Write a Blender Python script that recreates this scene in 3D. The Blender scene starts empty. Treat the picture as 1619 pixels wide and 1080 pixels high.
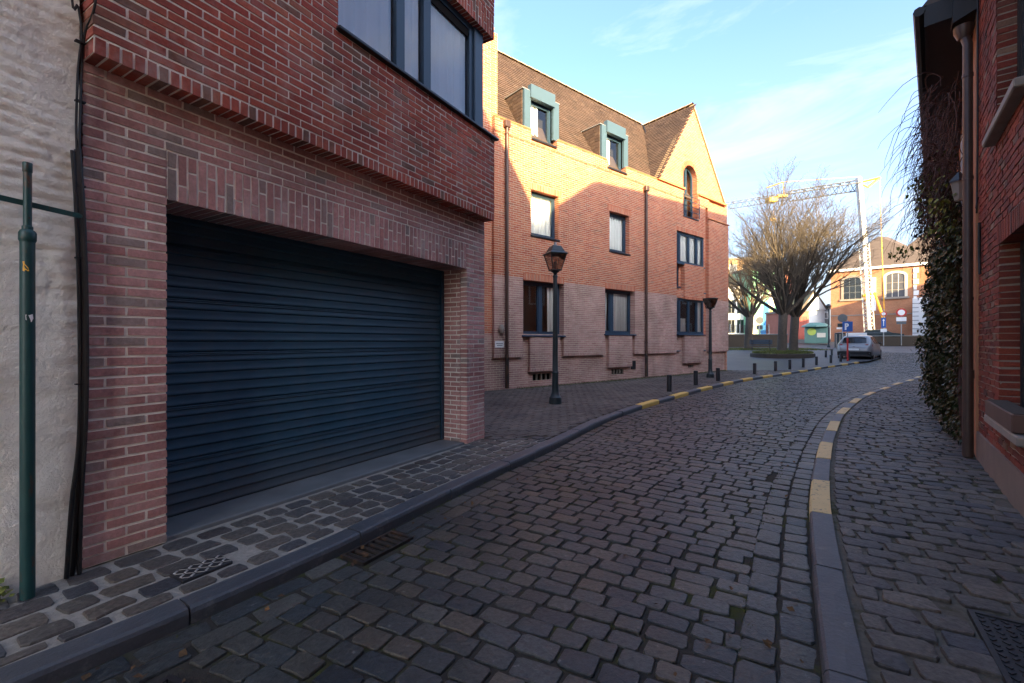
import bpy, math, random
import numpy as np
from mathutils import Vector, Matrix
R = math.radians
random.seed(7); rng = np.random.default_rng(7)
scene = bpy.context.scene
col = scene.collection
# ------------------------------------------------------------------ camera, sky, sun, exposure
CAMZ = 1.29
cam_d = bpy.data.cameras.new('camera'); cam = bpy.data.objects.new('camera', cam_d); col.objects.link(cam)
cam_d.sensor_width = 36.0; cam_d.lens = 16.0; cam_d.clip_start = 0.02; cam_d.clip_end = 3000
cam.location = (0, 0, CAMZ); cam.rotation_euler = (R(90), 0, 0)
scene.camera = cam
SUN_EL, SUN_PHI = 17.0, -18.0          # light travels forward (+Y) and to the left
world = bpy.data.worlds.new('World'); scene.world = world; world.use_nodes = True
wn, wl = world.node_tree.nodes, world.node_tree.links
wn.clear()
w_out = wn.new('ShaderNodeOutputWorld'); w_bg = wn.new('ShaderNodeBackground')
sky = wn.new('ShaderNodeTexSky'); sky.sky_type = 'NISHITA'; sky.sun_disc = False
sky.sun_elevation = R(SUN_EL); sky.sun_rotation = R(180 + SUN_PHI)
sky.altitude = 50; sky.air_density = .75; sky.dust_density = 5.0; sky.ozone_density = 3.2
w_tc = wn.new('ShaderNodeTexCoord')
w_map = wn.new('ShaderNodeMapping'); w_map.inputs['Rotation'].default_value = (0, R(45), R(20)); w_map.inputs['Scale'].default_value = (1.0, 1.5, 5.0)
w_n1 = wn.new('ShaderNodeTexNoise'); w_n1.inputs['Scale'].default_value = 1.6; w_n1.inputs['Detail'].default_value = 9; w_n1.inputs['Roughness'].default_value = .62; w_n1.inputs['Distortion'].default_value = .5
w_r = wn.new('ShaderNodeValToRGB'); w_r.color_ramp.elements[0].position = .47; w_r.color_ramp.elements[1].position = .85
w_mix = wn.new('ShaderNodeMixRGB'); w_mix.inputs[2].default_value = (1.9, 2.0, 2.1, 1)
w_mul = wn.new('ShaderNodeMath'); w_mul.operation = 'MULTIPLY'; w_mul.inputs[1].default_value = .85
wl.new(w_tc.outputs['Generated'], w_map.inputs[0]); wl.new(w_map.outputs[0], w_n1.inputs['Vector'])
wl.new(w_n1.outputs[0], w_r.inputs[0]); wl.new(w_r.outputs[0], w_mul.inputs[0]); wl.new(w_mul.outputs[0], w_mix.inputs[0])
wl.new(sky.outputs[0], w_mix.inputs[1]); 
w_sep = wn.new('ShaderNodeSeparateXYZ'); wl.new(w_tc.outputs['Generated'], w_sep.inputs[0])
w_hr = wn.new('ShaderNodeValToRGB'); w_he = w_hr.color_ramp.elements; w_he[0].position = 0.0; w_he[0].color = (.8, .8, .8, 1); w_he[1].position = .52; w_he[1].color = (0, 0, 0, 1)
w_hm = w_he.new(.25); w_hm.color = (.33, .33, .33, 1)
w_haze = wn.new('ShaderNodeMixRGB'); w_haze.inputs[2].default_value = (1.2, 1.28, 1.36, 1)
wl.new(w_sep.outputs[2], w_hr.inputs[0]); wl.new(w_hr.outputs[0], w_haze.inputs[0]); wl.new(w_mix.outputs[0], w_haze.inputs[1])
wl.new(w_haze.outputs[0], w_bg.inputs[0]); wl.new(w_bg.outputs[0], w_out.inputs[0])
w_bg.inputs[1].default_value = 0.077
sun_d = bpy.data.lights.new('sun', 'SUN'); sun_d.energy = 2.0; sun_d.angle = R(.5); sun_d.color = (1.0, .73, .34)
sun = bpy.data.objects.new('sun', sun_d); col.objects.link(sun)
_ph, _el = R(SUN_PHI), R(SUN_EL)
Ldir = Vector((math.sin(_ph)*math.cos(_el), math.cos(_ph)*math.cos(_el), -math.sin(_el)))
sun.rotation_euler = Ldir.to_track_quat('-Z', 'Y').to_euler(); sun.location = (20, -40, 30)
vs = scene.view_settings; vs.view_transform = 'Standard'; vs.look = 'None'; vs.gamma = 1.0; vs.exposure = 3.45
vs.use_curve_mapping = False

# ------------------------------------------------------------------ helpers
FPX, CX, CY = 719.5, 809.5, 540.0
def G(y):
    t = max(0.0, y - 17.0)
    return .032*t*t/(t + 6.0)
def Gn(y):
    t = np.maximum(0.0, np.asarray(y) - 17.0)
    return .032*t*t/(t + 6.0)
def at(px, py, Y):                       # point at depth Y seen at photo position px,py
    return Vector(((px - CX)/FPX*Y, Y, CAMZ + (CY - py)/FPX*Y))
def project(P):                          # Nx3 -> photo pixels, depth
    P = np.asarray(P, float); y = np.maximum(P[:, 1], 1e-3)
    return CX + FPX*P[:, 0]/y, CY - FPX*(P[:, 2] - CAMZ)/y, P[:, 1]

def props(o, label=None, cat=None, group=None, kind=None):
    if label: o['label'] = label
    if cat: o['category'] = cat
    if group: o['group'] = group
    if kind: o['kind'] = kind
    return o
def empty(name, loc=(0, 0, 0), rz=0.0, parent=None, **k):
    o = bpy.data.objects.new(name, None); col.objects.link(o)
    o.location = loc; o.rotation_euler = (0, 0, rz); o.empty_display_size = .2
    if parent: o.parent = parent
    return props(o, **k)
def link(name, me, parent=None, mat=None, **k):
    o = bpy.data.objects.new(name, me); col.objects.link(o)
    if parent is not None: o.parent = parent
    if mat is not None and len(me.materials) == 0: me.materials.append(mat)
    return props(o, **k)
def copy_tree(o, parent=None):
    c = o.copy(); col.objects.link(c); c.parent = parent
    for ch in list(o.children): copy_tree(ch, c)
    return c

class MB:
    def __init__(s): s.v = []; s.f = []; s.r = []
    def add(s, vs_, fs, rnd=None):
        b = len(s.v); s.v.extend([tuple(v) for v in vs_])
        for f in fs:
            s.f.append(tuple(i + b for i in f)); s.r.append(rnd if rnd is not None else 0.0)
    def box(s, a, b, rnd=None):
        x0, y0, z0 = [min(p, q) for p, q in zip(a, b)]; x1, y1, z1 = [max(p, q) for p, q in zip(a, b)]
        s.add([(x0,y0,z0),(x1,y0,z0),(x1,y1,z0),(x0,y1,z0),(x0,y0,z1),(x1,y0,z1),(x1,y1,z1),(x0,y1,z1)],
              [(0,3,2,1),(4,5,6,7),(0,1,5,4),(1,2,6,5),(2,3,7,6),(3,0,4,7)], rnd)
    def bev(s, a, b, c=.01, rnd=None):           # box with chamfered vertical and horizontal edges (approximate)
        x0, y0, z0 = [min(p, q) for p, q in zip(a, b)]; x1, y1, z1 = [max(p, q) for p, q in zip(a, b)]
        def ring(i, z): return [(x0+i,y0,z),(x1-i,y0,z),(x1,y0+i,z),(x1,y1-i,z),(x1-i,y1,z),(x0+i,y1,z),(x0,y1-i,z),(x0,y0+i,z)]
        def inr(z): return [(x0+2*c,y0+c,z),(x1-2*c,y0+c,z),(x1-c,y0+2*c,z),(x1-c,y1-2*c,z),(x1-2*c,y1-c,z),(x0+2*c,y1-c,z),(x0+c,y1-2*c,z),(x0+c,y0+2*c,z)]
        s.loft([inr(z0), ring(c, z0+c), ring(c, z1-c), inr(z1)], True, rnd)
    def loft(s, rings, caps=True, rnd=None, closed=True):
        n = len(rings[0]); vs_ = [p for r_ in rings for p in r_]; fs = []
        for i in range(len(rings)-1):
            for j in range(n if closed else n-1):
                k = (j+1) % n
                fs.append((i*n+j, i*n+k, (i+1)*n+k, (i+1)*n+j))
        if caps and closed:
            fs.append(tuple(range(n-1, -1, -1))); fs.append(tuple(range((len(rings)-1)*n, len(rings)*n)))
        s.add(vs_, fs, rnd)
    def tube(s, pts, rad, n=8, caps=True, rnd=None):
        pts = [Vector(p) for p in pts]; rad = rad if isinstance(rad, (list, tuple)) else [rad]*len(pts)
        rings = []; up = Vector((0, 0, 1))
        d0 = (pts[1]-pts[0]).normalized(); ref = Vector((1, 0, 0)) if abs(d0.x) < .9 else Vector((0, 1, 0))
        for i, p in enumerate(pts):
            d = (pts[min(i+1, len(pts)-1)] - pts[max(i-1, 0)]).normalized()
            a = (ref - d*ref.dot(d))
            if a.length < 1e-4: a = d.orthogonal()
            a.normalize(); b = d.cross(a); ref = a
            rings.append([p + (a*math.cos(2*math.pi*k/n) + b*math.sin(2*math.pi*k/n))*rad[i] for k in range(n)])
        s.loft(rings, caps, rnd)
    def lathe(s, prof, c=(0, 0, 0), n=16, caps=True, ph=0.0):
        s.loft([[(c[0]+r_*math.cos(ph+2*math.pi*k/n), c[1]+r_*math.sin(ph+2*math.pi*k/n), c[2]+z) for k in range(n)] for r_, z in prof], caps)
    def prism(s, poly, y0, y1, rnd=None):        # polygon in local (x,z) extruded along y
        n = len(poly)
        s.add([(p[0], y0, p[1]) for p in poly] + [(p[0], y1, p[1]) for p in poly],
              [tuple(range(n)), tuple(range(2*n-1, n-1, -1))] + [(i, i+n, (i+1) % n + n, (i+1) % n) for i in range(n)], rnd)
    def mesh(s, name, mat=None, smooth=False, rnd=False):
        me = bpy.data.meshes.new(name); me.from_pydata(s.v, [], s.f)
        if smooth: me.polygons.foreach_set('use_smooth', [True]*len(me.polygons))
        if rnd:
            a = me.attributes.new('rnd', 'FLOAT', 'FACE'); a.data.foreach_set('value', np.array(s.r, dtype=np.float32))
        if mat: me.materials.append(mat)
        me.update(); return me
    def build(s, name, mat, parent=None, smooth=False, rnd=False, **k):
        me = s.mesh(name, mat, smooth, rnd)
        if smooth and smooth != 'all':
            try: me.set_sharp_from_angle(angle=R(38))
            except Exception: pass
        return link(name, me, parent, **k)

def arrays_mesh(name, V, Fq, rndface=None, mat=None, smooth=False, matidx=None):
    me = bpy.data.meshes.new(name)
    V = np.asarray(V, np.float32); Fq = np.asarray(Fq, np.int32); k = Fq.shape[1]
    me.vertices.add(len(V)); me.vertices.foreach_set('co', V.ravel())
    me.loops.add(Fq.size); me.loops.foreach_set('vertex_index', Fq.ravel())
    me.polygons.add(len(Fq)); me.polygons.foreach_set('loop_start', np.arange(0, Fq.size, k, dtype=np.int32))
    me.update(calc_edges=True)
    me.polygons.foreach_set('use_smooth', [bool(smooth)]*len(Fq))
    if rndface is not None:
        a = me.attributes.new('rnd', 'FLOAT', 'FACE'); a.data.foreach_set('value', np.asarray(rndface, np.float32))
    if mat: me.materials.append(mat)
    return me

# ------------------------------------------------------------------ materials
class NT:
    def __init__(s, name):
        s.m = bpy.data.materials.new(name); s.m.use_nodes = True; s.t = s.m.node_tree; s.n = s.t.nodes
        s.b = s.n['Principled BSDF']; s.out = s.n['Material Output']
    def new(s, ty, **k):
        n = s.n.new('ShaderNode' + ty)
        for a, v in k.items():
            if hasattr(n, a): setattr(n, a, v)
            else: n.inputs[a.replace('_', ' ')].default_value = v
        return n
    def l(s, a, b): s.t.links.new(a, b)
    def pos(s): return s.new('NewGeometry').outputs['Position']
    def noise(s, scale, detail=4, rough=.55, vec=None, stretch=None):
        n = s.new('TexNoise'); n.inputs['Scale'].default_value = scale; n.inputs['Detail'].default_value = detail; n.inputs['Roughness'].default_value = rough
        v = vec if vec is not None else s.pos()
        if stretch:
            mp = s.new('Mapping'); mp.inputs['Scale'].default_value = stretch; s.l(v, mp.inputs[0]); v = mp.outputs[0]
        s.l(v, n.inputs['Vector']); return n.outputs[0]
    def ramp(s, fac, stops, const=False):
        r = s.new('ValToRGB'); e = r.color_ramp.elements
        if const: r.color_ramp.interpolation = 'CONSTANT'
        while len(e) < len(stops): e.new(.5)
        for q, (p, c) in zip(e, stops):
            q.position = p; q.color = (*c, 1) if not isinstance(c, float) else (c, c, c, 1)
        s.l(fac, r.inputs[0]); return r.outputs[0]
    def mix(s, fac, a, b, bt='MIX'):
        m = s.new('MixRGB', blend_type=bt)
        for i, q in enumerate((fac, a, b)):
            if isinstance(q, (int, float)): m.inputs[i].default_value = q if i == 0 else (q, q, q, 1)
            elif isinstance(q, tuple): m.inputs[i].default_value = (*q, 1)
            else: s.l(q, m.inputs[i])
        return m.outputs[0]
    def bump(s, h, strength=.4, dist=.01):
        b = s.new('Bump'); b.inputs['Strength'].default_value = strength; b.inputs['Distance'].default_value = dist
        s.l(h, b.inputs['Height']); s.l(b.outputs[0], s.b.inputs['Normal'])
    def color(s, c):
        if isinstance(c, tuple): s.b.inputs['Base Color'].default_value = (*c, 1)
        else: s.l(c, s.b.inputs['Base Color'])
    def rough(s, r):
        if isinstance(r, float): s.b.inputs['Roughness'].default_value = r
        else: s.l(r, s.b.inputs['Roughness'])

def simple(name, c, rough=.6, metal=0.0, var=.15, scale=6.0, bump=.0, bscale=60, spec=.5):
    t = NT(name)
    n = t.noise(scale, 5)
    t.color(t.mix(n, tuple(x*(1-var) for x in c), tuple(min(1, x*(1+var)) for x in c)))
    t.rough(rough); t.b.inputs['Metallic'].default_value = metal; t.b.inputs['Specular IOR Level'].default_value = spec
    if bump: t.bump(t.noise(bscale, 4), bump, .005)
    return t.m
def pieces(name, stops, rough=.85, grime=(.6, 1.15), gscale=1.2, fine=45., fineamt=(.75, 1.2), bump=.5, bdist=.004, spec=.3, extra=None):
    """material for many alike pieces: colour picked per piece (face attribute or object random)"""
    t = NT(name)
    at_ = t.new('Attribute'); at_.attribute_name = 'rnd'
    oi = t.new('ObjectInfo')
    ad = t.new('Math', operation='ADD'); t.l(at_.outputs['Fac'], ad.inputs[0]); t.l(oi.outputs['Random'], ad.inputs[1])
    fr = t.new('Math', operation='FRACT'); t.l(ad.outputs[0], fr.inputs[0])
    c = t.ramp(fr.outputs[0], stops)
    c = t.mix(1.0, c, t.ramp(t.noise(gscale, 4), [(.3, float(grime[0])), (.7, float(grime[1]))]), 'MULTIPLY')
    nf = t.noise(fine, 5, .65)
    c = t.mix(1.0, c, t.ramp(nf, [(.3, float(fineamt[0])), (.7, float(fineamt[1]))]), 'MULTIPLY')
    if extra: c = extra(t, c)
    t.color(c); t.rough(rough); t.b.inputs['Specular IOR Level'].default_value = spec
    if bump: t.bump(nf, bump, bdist)
    return t.m
def whitish(amount, colr=(.55, .5, .45), sc=3.0):
    def f(t, c):
        rn = t.ramp(t.noise(2.6, 6, .7, stretch=(1, 1, .13)), [(.5, 0.0), (.8, .5)])
        c = t.mix(rn, c, tuple(x*.22 for x in colr))
        m = t.ramp(t.noise(sc, 6, .7), [(.52, 0.0), (.75, float(amount))])
        return t.mix(m, c, colr)
    return f
M = {}
M['brick_clean'] = pieces('brick_clean_red', [(0, (.42, .085, .055)), (.3, (.50, .12, .07)), (.6, (.37, .07, .05)), (.82, (.52, .15, .085)), (.9, (.28, .13, .085)), (1, (.24, .115, .08))], extra=whitish(.4, (.6, .5, .45), 2.2))
M['brick_pale'] = pieces('brick_pale_pink', [(0, (.50, .245, .215)), (.35, (.60, .33, .295)), (.6, (.45, .205, .18)), (.85, (.55, .29, .26)), (.93, (.34, .26, .225)), (1, (.40, .28, .25))], extra=whitish(.6, (.6, .5, .46), 3.5))
M['brick_warm'] = pieces('brick_warm_red', [(0, (.46, .135, .075)), (.35, (.55, .19, .10)), (.6, (.40, .105, .062)), (.88, (.56, .215, .115)), (1, (.33, .13, .085))], gscale=.8, grime=(.8, 1.12), fine=60)
M['brick_warm_pale'] = pieces('brick_warm_pale', [(0, (.47, .27, .235)), (.4, (.55, .34, .30)), (.7, (.42, .23, .20)), (1, (.50, .31, .28))], extra=whitish(.35, (.52, .43, .38), 2.5))
M['brick_old'] = pieces('brick_old_dark_red', [(0, (.26, .05, .032)), (.35, (.33, .07, .04)), (.6, (.19, .045, .035)), (.85, (.28, .08, .05)), (.94, (.13, .06, .05)), (1, (.34, .20, .13))], grime=(.55, 1.1), fine=70, bump=.8, bdist=.006)
M['mortar'] = simple('mortar_beige', (.86, .80, .70), .95, var=.2, scale=9, bump=.5, bscale=120)
M['mortar_warm'] = simple('mortar_warm', (.58, .49, .37), .95, var=.15, scale=9, bump=.4, bscale=120)
M['mortar_dirty'] = simple('mortar_grey', (.32, .27, .22), .95, var=.3, scale=9, bump=.5, bscale=120)
def white_paint():
    t = NT('whitewashed_masonry')
    big = t.noise(1.6, 6, .65); fine = t.noise(28, 6, .7)
    c = t.mix(big, (.76, .70, .60), (.88, .85, .77))
    st = t.noise(3, 5, .7, stretch=(1, 1, 3.5))
    c = t.mix(t.ramp(st, [(.55, 0.0), (.8, .55)]), c, (.42, .36, .29))
    low = t.new('SeparateXYZ'); t.l(t.pos(), low.inputs[0])
    dirt = t.ramp(t.mix(.35, low.outputs[2], fine), [(.06, .4), (.2, 0.0)])
    c = t.mix(dirt, c, (.25, .22, .18))
    t.color(c); t.rough(.9); t.bump(t.mix(.35, t.noise(45, 6, .7), t.noise(9, 5, .6)), .9, .02); return t.m
M['white_wall'] = white_paint()
def cob(name, stops, rough=.5, **k): return pieces(name, stops, rough=rough, grime=(.6, 1.3), gscale=.9, fine=42, fineamt=(.55, 1.4), bump=.8, bdist=.008, spec=.45, **k)
def chips(t, c):
    m = t.ramp(t.noise(21, 3, .6), [(.70, 0.0), (.74, .5)])
    return t.mix(m, c, (.24, .23, .22))
M['cobble'] = cob('granite_cobble', [(0, (.026, .034, .040)), (.18, (.058, .066, .066)), (.36, (.043, .046, .043)), (.52, (.083, .084, .074)), (.68, (.033, .044, .050)), (.82, (.069, .069, .059)), (.94, (.090, .076, .057)), (1, (.041, .049, .052))], rough=.47, extra=chips)
M['cobble_path'] = cob('pavement_cobble', [(0, (.075, .069, .064)), (.3, (.105, .092, .077)), (.55, (.055, .057, .062)), (.75, (.13, .108, .085)), (.9, (.045, .051, .062)), (1, (.09, .072, .06))], rough=.6, extra=chips)
M['paver'] = cob('brown_paver', [(0, (.085, .07, .058)), (.4, (.11, .09, .074)), (.7, (.07, .06, .052)), (1, (.125, .104, .088))], rough=.75)
def joint(name, dirt, moss, thr=(.5, .66), msc=1.3):
    t = NT(name)
    n = t.noise(30, 6, .7)
    c = t.mix(n, tuple(x*.5 for x in dirt), tuple(x*1.5 for x in dirt))
    mk = t.ramp(t.mix(.4, t.noise(msc, 4, .6), t.noise(14, 4)), [(thr[0], 0.0), (thr[1], 1.0)])
    c = t.mix(mk, c, moss); t.color(c); t.rough(.97); t.b.inputs['Specular IOR Level'].default_value = .1
    t.bump(n, .9, .012); return t.m
M['joint_road'] = joint('road_joint_earth', (.05, .046, .040), (.06, .066, .022), (.50, .62))
M['joint_light'] = joint('pavement_joint_mortar', (.32, .30, .26), (.13, .125, .06), (.60, .72))
M['joint_mid'] = joint('pavement_joint_sand', (.13, .12, .10), (.055, .058, .025), (.5, .62))
M['joint_brown'] = joint('paver_joint_earth', (.075, .06, .048), (.08, .085, .03), (.55, .68))
def bluestone():
    t = NT('bluestone'); c = t.mix(t.noise(3, 6, .65), (.04, .046, .056), (.10, .11, .125))
    c = t.mix(t.ramp(t.noise(60, 4, .7), [(.3, .0), (.7, .5)]), c, (.05, .055, .062))
    c = t.mix(t.ramp(t.noise(8, 6, .75), [(.58, 0.0), (.70, .6)]), c, (.19, .19, .185))
    c = t.mix(t.ramp(t.noise(2.2, 5, .7), [(.60, 0.0), (.72, .5)]), c, (.07, .062, .045))
    t.color(c); t.rough(.55); t.bump(t.mix(.5, t.noise(45, 5, .7), t.noise(9, 4)), .7, .012); return t.m
M['bluestone'] = bluestone()
M['slab'] = simple('doorstep_bluestone', (.14, .15, .155), .55, var=.45, scale=3.5, bump=.2, bscale=80)
def worn(name, c, under, lo=.60, hi=.66):
    t = NT(name); n = t.mix(.5, t.noise(9, 6, .7), t.noise(40, 4, .7))
    t.color(t.mix(t.ramp(n, [(lo, 0.0), (hi, 1.0)]), t.mix(t.noise(6, 4), tuple(x*.82 for x in c), c), under))
    t.rough(.7); t.bump(t.noise(70, 4), .3, .004); return t.m
M['yellow_kerb'] = worn('worn_yellow_paint', (.72, .46, .11), (.10, .10, .10), .57, .62)
M['yellow_kerb_pale'] = worn('faded_yellow_paint', (.72, .52, .23), (.12, .11, .10), .56, .61)
def door_mat():
    t = NT('garage_door_blue'); c = t.mix(t.noise(1.6, 5, .6), (.014, .052, .086), (.026, .082, .126))
    st = t.noise(7, 6, .7, stretch=(1, 1, .12)); c = t.mix(t.ramp(st, [(.52, 0.0), (.78, .35)]), c, (.10, .11, .12))
    sp = t.noise(70, 3, .6); c = t.mix(t.ramp(sp, [(.68, 0.0), (.73, .5)]), c, (.16, .17, .18))
    z = t.new('SeparateXYZ'); t.l(t.pos(), z.inputs[0]); dz = t.ramp(t.mix(.25, z.outputs[2], st), [(.12, .55), (.42, 0.0)])
    c = t.mix(dz, c, (.11, .105, .095)); t.color(c); t.rough(t.ramp(st, [(.3, .32), (.7, .6)])); t.bump(t.noise(4, 4), .12, .01); return t.m
M['door_blue'] = door_mat()
M['frame_blue'] = simple('window_frame_blue', (.022, .05, .085), .4, var=.15, scale=8)
M['dormer_blue'] = simple('dormer_panel_blue', (.055, .10, .14), .5, var=.1, scale=3)
M['black_metal'] = simple('black_metal', (.014, .016, .02), .45, var=.3, scale=20)
M['sill_dark'] = simple('dark_sill', (.018, .02, .025), .35, var=.2)
M['lamp_metal'] = simple('lamp_post_green_black', (.016, .028, .032), .45, var=.35, scale=12, bump=.15, bscale=60)
M['cable'] = simple('black_cable', (.008, .008, .009), .5, var=.3)
def rusty(name, c, rust=(.10, .045, .022), lo=.56, hi=.66):
    t = NT(name); n = t.noise(11, 6, .7, stretch=(1, 1, .35))
    t.color(t.mix(t.ramp(n, [(lo, 0.0), (hi, 1.0)]), t.mix(t.noise(5, 4), tuple(x*.7 for x in c), tuple(x*1.2 for x in c)), rust))
    t.rough(.42); t.bump(n, .25, .004); return t.m
M['pipe_green'] = rusty('green_painted_iron', (.012, .062, .06))
M['pipe_brown'] = rusty('brown_painted_pipe', (.075, .042, .032), (.05, .03, .024))
M['iron'] = rusty('rusty_cast_iron', (.03, .026, .024), (.09, .05, .03), .5, .62)
M['iron_dark'] = simple('dark_cast_iron', (.02, .02, .022), .5, var=.4, scale=30, bump=.3)
M['tread_plate'] = simple('galvanised_tread', (.38, .37, .35), .5, metal=.3, var=.25, scale=20)
M['void'] = simple('dark_void', (.008, .008, .008), 1.0, var=.1, spec=.0)
M['interior'] = simple('room_shade', (.03, .027, .025), .95, var=.2, spec=.1)  # near-black panels behind the panes: shade of deep rooms painted as colour
M['curtain'] = simple('white_sheer_curtain', (.90, .91, .92), .9, var=.06, scale=5)
M['white'] = simple('white_paint', (.78, .78, .76), .6, var=.06)
M['cream'] = simple('cream_paint', (.70, .64, .52), .8, var=.1)
M['tile'] = pieces('brown_roof_tile', [(0, (.075, .047, .037)), (.4, (.098, .063, .048)), (.7, (.063, .042, .034)), (1, (.115, .076, .057))], grime=(.8, 1.15), gscale=1.0)
M['ridge'] = simple('sunlit_ridge_tile', (.36, .25, .14), .85, var=.3, scale=6)  # sunlit edge of the ridge tiles painted in as a paler colour
M['tile_back'] = simple('roof_underlay', (.07, .045, .035), .95)
M['orange_render'] = simple('orange_render', (.46, .20, .10), .9, var=.2, scale=2, bump=.2)
M['grey_render'] = simple('grey_brown_render', (.20, .145, .115), .9, var=.25, scale=4, bump=.4, bscale=40)
M['dark_wood'] = simple('dark_stained_wood', (.022, .02, .02), .6, var=.3, scale=8)
M['stone_sill'] = simple('weathered_stone', (.26, .225, .19), .8, var=.25, scale=7, bump=.3)
M['planter_wood'] = simple('brown_planter', (.11, .06, .045), .7, var=.3)
M['zinc'] = simple('zinc_flashing', (.34, .34, .34), .5, metal=.5, var=.2)
M['terracotta'] = simple('moulded_brick_ledge', (.50, .21, .09), .85, var=.2, scale=8)
def glass_mat(name='window_glass', tint=(.94, .97, .97), base=.02):
    t = NT(name)
    gl = t.new('BsdfGlossy'); gl.inputs['Roughness'].default_value = .02; gl.inputs['Color'].default_value = (1, 1, 1, 1)
    tr = t.new('BsdfTransparent'); tr.inputs['Color'].default_value = (*tint, 1)
    fr = t.new('Fresnel'); fr.inputs['IOR'].default_value = 1.52
    ad = t.new('Math', operation='ADD'); ad.inputs[1].default_value = base; t.l(fr.outputs[0], ad.inputs[0])
    mx = t.new('MixShader'); t.l(ad.outputs[0], mx.inputs[0]); t.l(tr.outputs[0], mx.inputs[1]); t.l(gl.outputs[0], mx.inputs[2])
    t.l(mx.outputs[0], t.out.inputs[0]); return t.m
M['glass'] = glass_mat()
M['glass_sky'] = glass_mat('double_glazing', (.98, .99, .99), .07)
M['glass_far'] = glass_mat('distant_glass', (.55, .6, .62), .12)
M['lamp_glass'] = glass_mat('lantern_glass', (.6, .55, .52), .03)
def bricktex(name, c1, c2, mortar, scale=1.0, axis='xz', bw=.2, bh=.06):
    t = NT(name)
    tc = t.new('TexCoord'); sp = t.new('SeparateXYZ'); t.l(tc.outputs['Object'], sp.inputs[0])
    cb = t.new('CombineXYZ'); t.l(sp.outputs['XYZ'.index(axis[0].upper())], cb.inputs[0]); t.l(sp.outputs['XYZ'.index(axis[1].upper())], cb.inputs[1])
    b = t.new('TexBrick'); b.inputs['Scale'].default_value = scale; b.inputs['Brick Width'].default_value = bw; b.inputs['Row Height'].default_value = bh; b.inputs['Mortar Size'].default_value = .007
    for i, c in (('Color1', c1), ('Color2', c2), ('Mortar', mortar)): b.inputs[i].default_value = (*c, 1)
    t.l(cb.outputs[0], b.inputs['Vector'])
    c = t.mix(1.0, b.outputs[0], t.ramp(t.noise(.5, 5), [(.3, .75), (.7, 1.15)]), 'MULTIPLY')
    t.color(c); t.rough(.9); t.bump(b.outputs['Fac'], -.3, .005); return t.m
M['brick_side'] = bricktex('brick_side_wall', (.30, .075, .045), (.22, .06, .045), (.45, .4, .34), axis='yz')
M['brick_front_tex'] = bricktex('brick_plain_front', (.30, .075, .045), (.22, .06, .045), (.45, .4, .34), axis='xz')
M['brick_warm_tex'] = bricktex('brick_warm_side', (.45, .17, .09), (.38, .13, .07), (.55, .48, .4), axis='yz')
M['hall_brick'] = bricktex('hall_orange_brick', (.42, .165, .075), (.34, .12, .055), (.42, .3, .2), axis='xz', bw=.22, bh=.075)
M['slate'] = simple('slate_roof', (.10, .075, .06), .7, var=.2, scale=3)
M['bark'] = simple('tree_bark', (.058, .045, .033), .9, var=.6, scale=9, bump=.7, bscale=25)
M['twig'] = simple('twig_bark', (.12, .095, .068), .9, var=.35, scale=4)
M['grass'] = pieces('short_grass', [(0, (.075, .095, .02)), (.5, (.11, .13, .03)), (.8, (.15, .14, .05)), (1, (.06, .085, .02))], bump=0)
M['leaf'] = pieces('ivy_leaf', [(0, (.018, .035, .012)), (.4, (.03, .055, .016)), (.7, (.05, .062, .02)), (.9, (.07, .055, .022)), (1, (.09, .085, .025))], bump=0, rough=.5, spec=.4)
M['leaf_yellow'] = pieces('yellow_green_leaf', [(0, (.16, .19, .03)), (.5, (.22, .24, .05)), (1, (.10, .15, .03))], bump=0, rough=.55)
M['vine'] = simple('bare_vine_twig', (.085, .045, .038), .85, var=.4, scale=15)
M['soil'] = simple('dark_soil', (.045, .035, .026), .95, var=.4, scale=14, bump=.6, bscale=40)
M['yellow_plain'] = simple('crane_yellow', (.75, .40, .03), .45, var=.1)
M['crane_white'] = simple('crane_white_grey', (.62, .62, .60), .5, var=.2, scale=2)
M['red'] = simple('red_paint', (.50, .03, .025), .5, var=.12)
M['blue_sign'] = simple('sign_blue', (.02, .10, .36), .4, var=.05)
M['sign_back'] = simple('sign_back_grey', (.11, .12, .125), .5, var=.15)
M['galv'] = simple('galvanised_steel', (.35, .36, .37), .45, metal=.6, var=.12)
M['car_paint'] = simple('silver_car_paint', (.27, .27, .275), .28, metal=.45, var=.03, spec=.6)
M['car_glass'] = simple('dark_car_glass', (.012, .016, .02), .06, var=.05, spec=.9)
M['rubber'] = simple('black_rubber', (.012, .012, .012), .8, var=.2)
M['rim'] = simple('alloy_rim', (.45, .45, .46), .35, metal=.8, var=.05)
M['tail_red'] = simple('tail_light_red', (.28, .015, .015), .2, var=.05)

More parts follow.
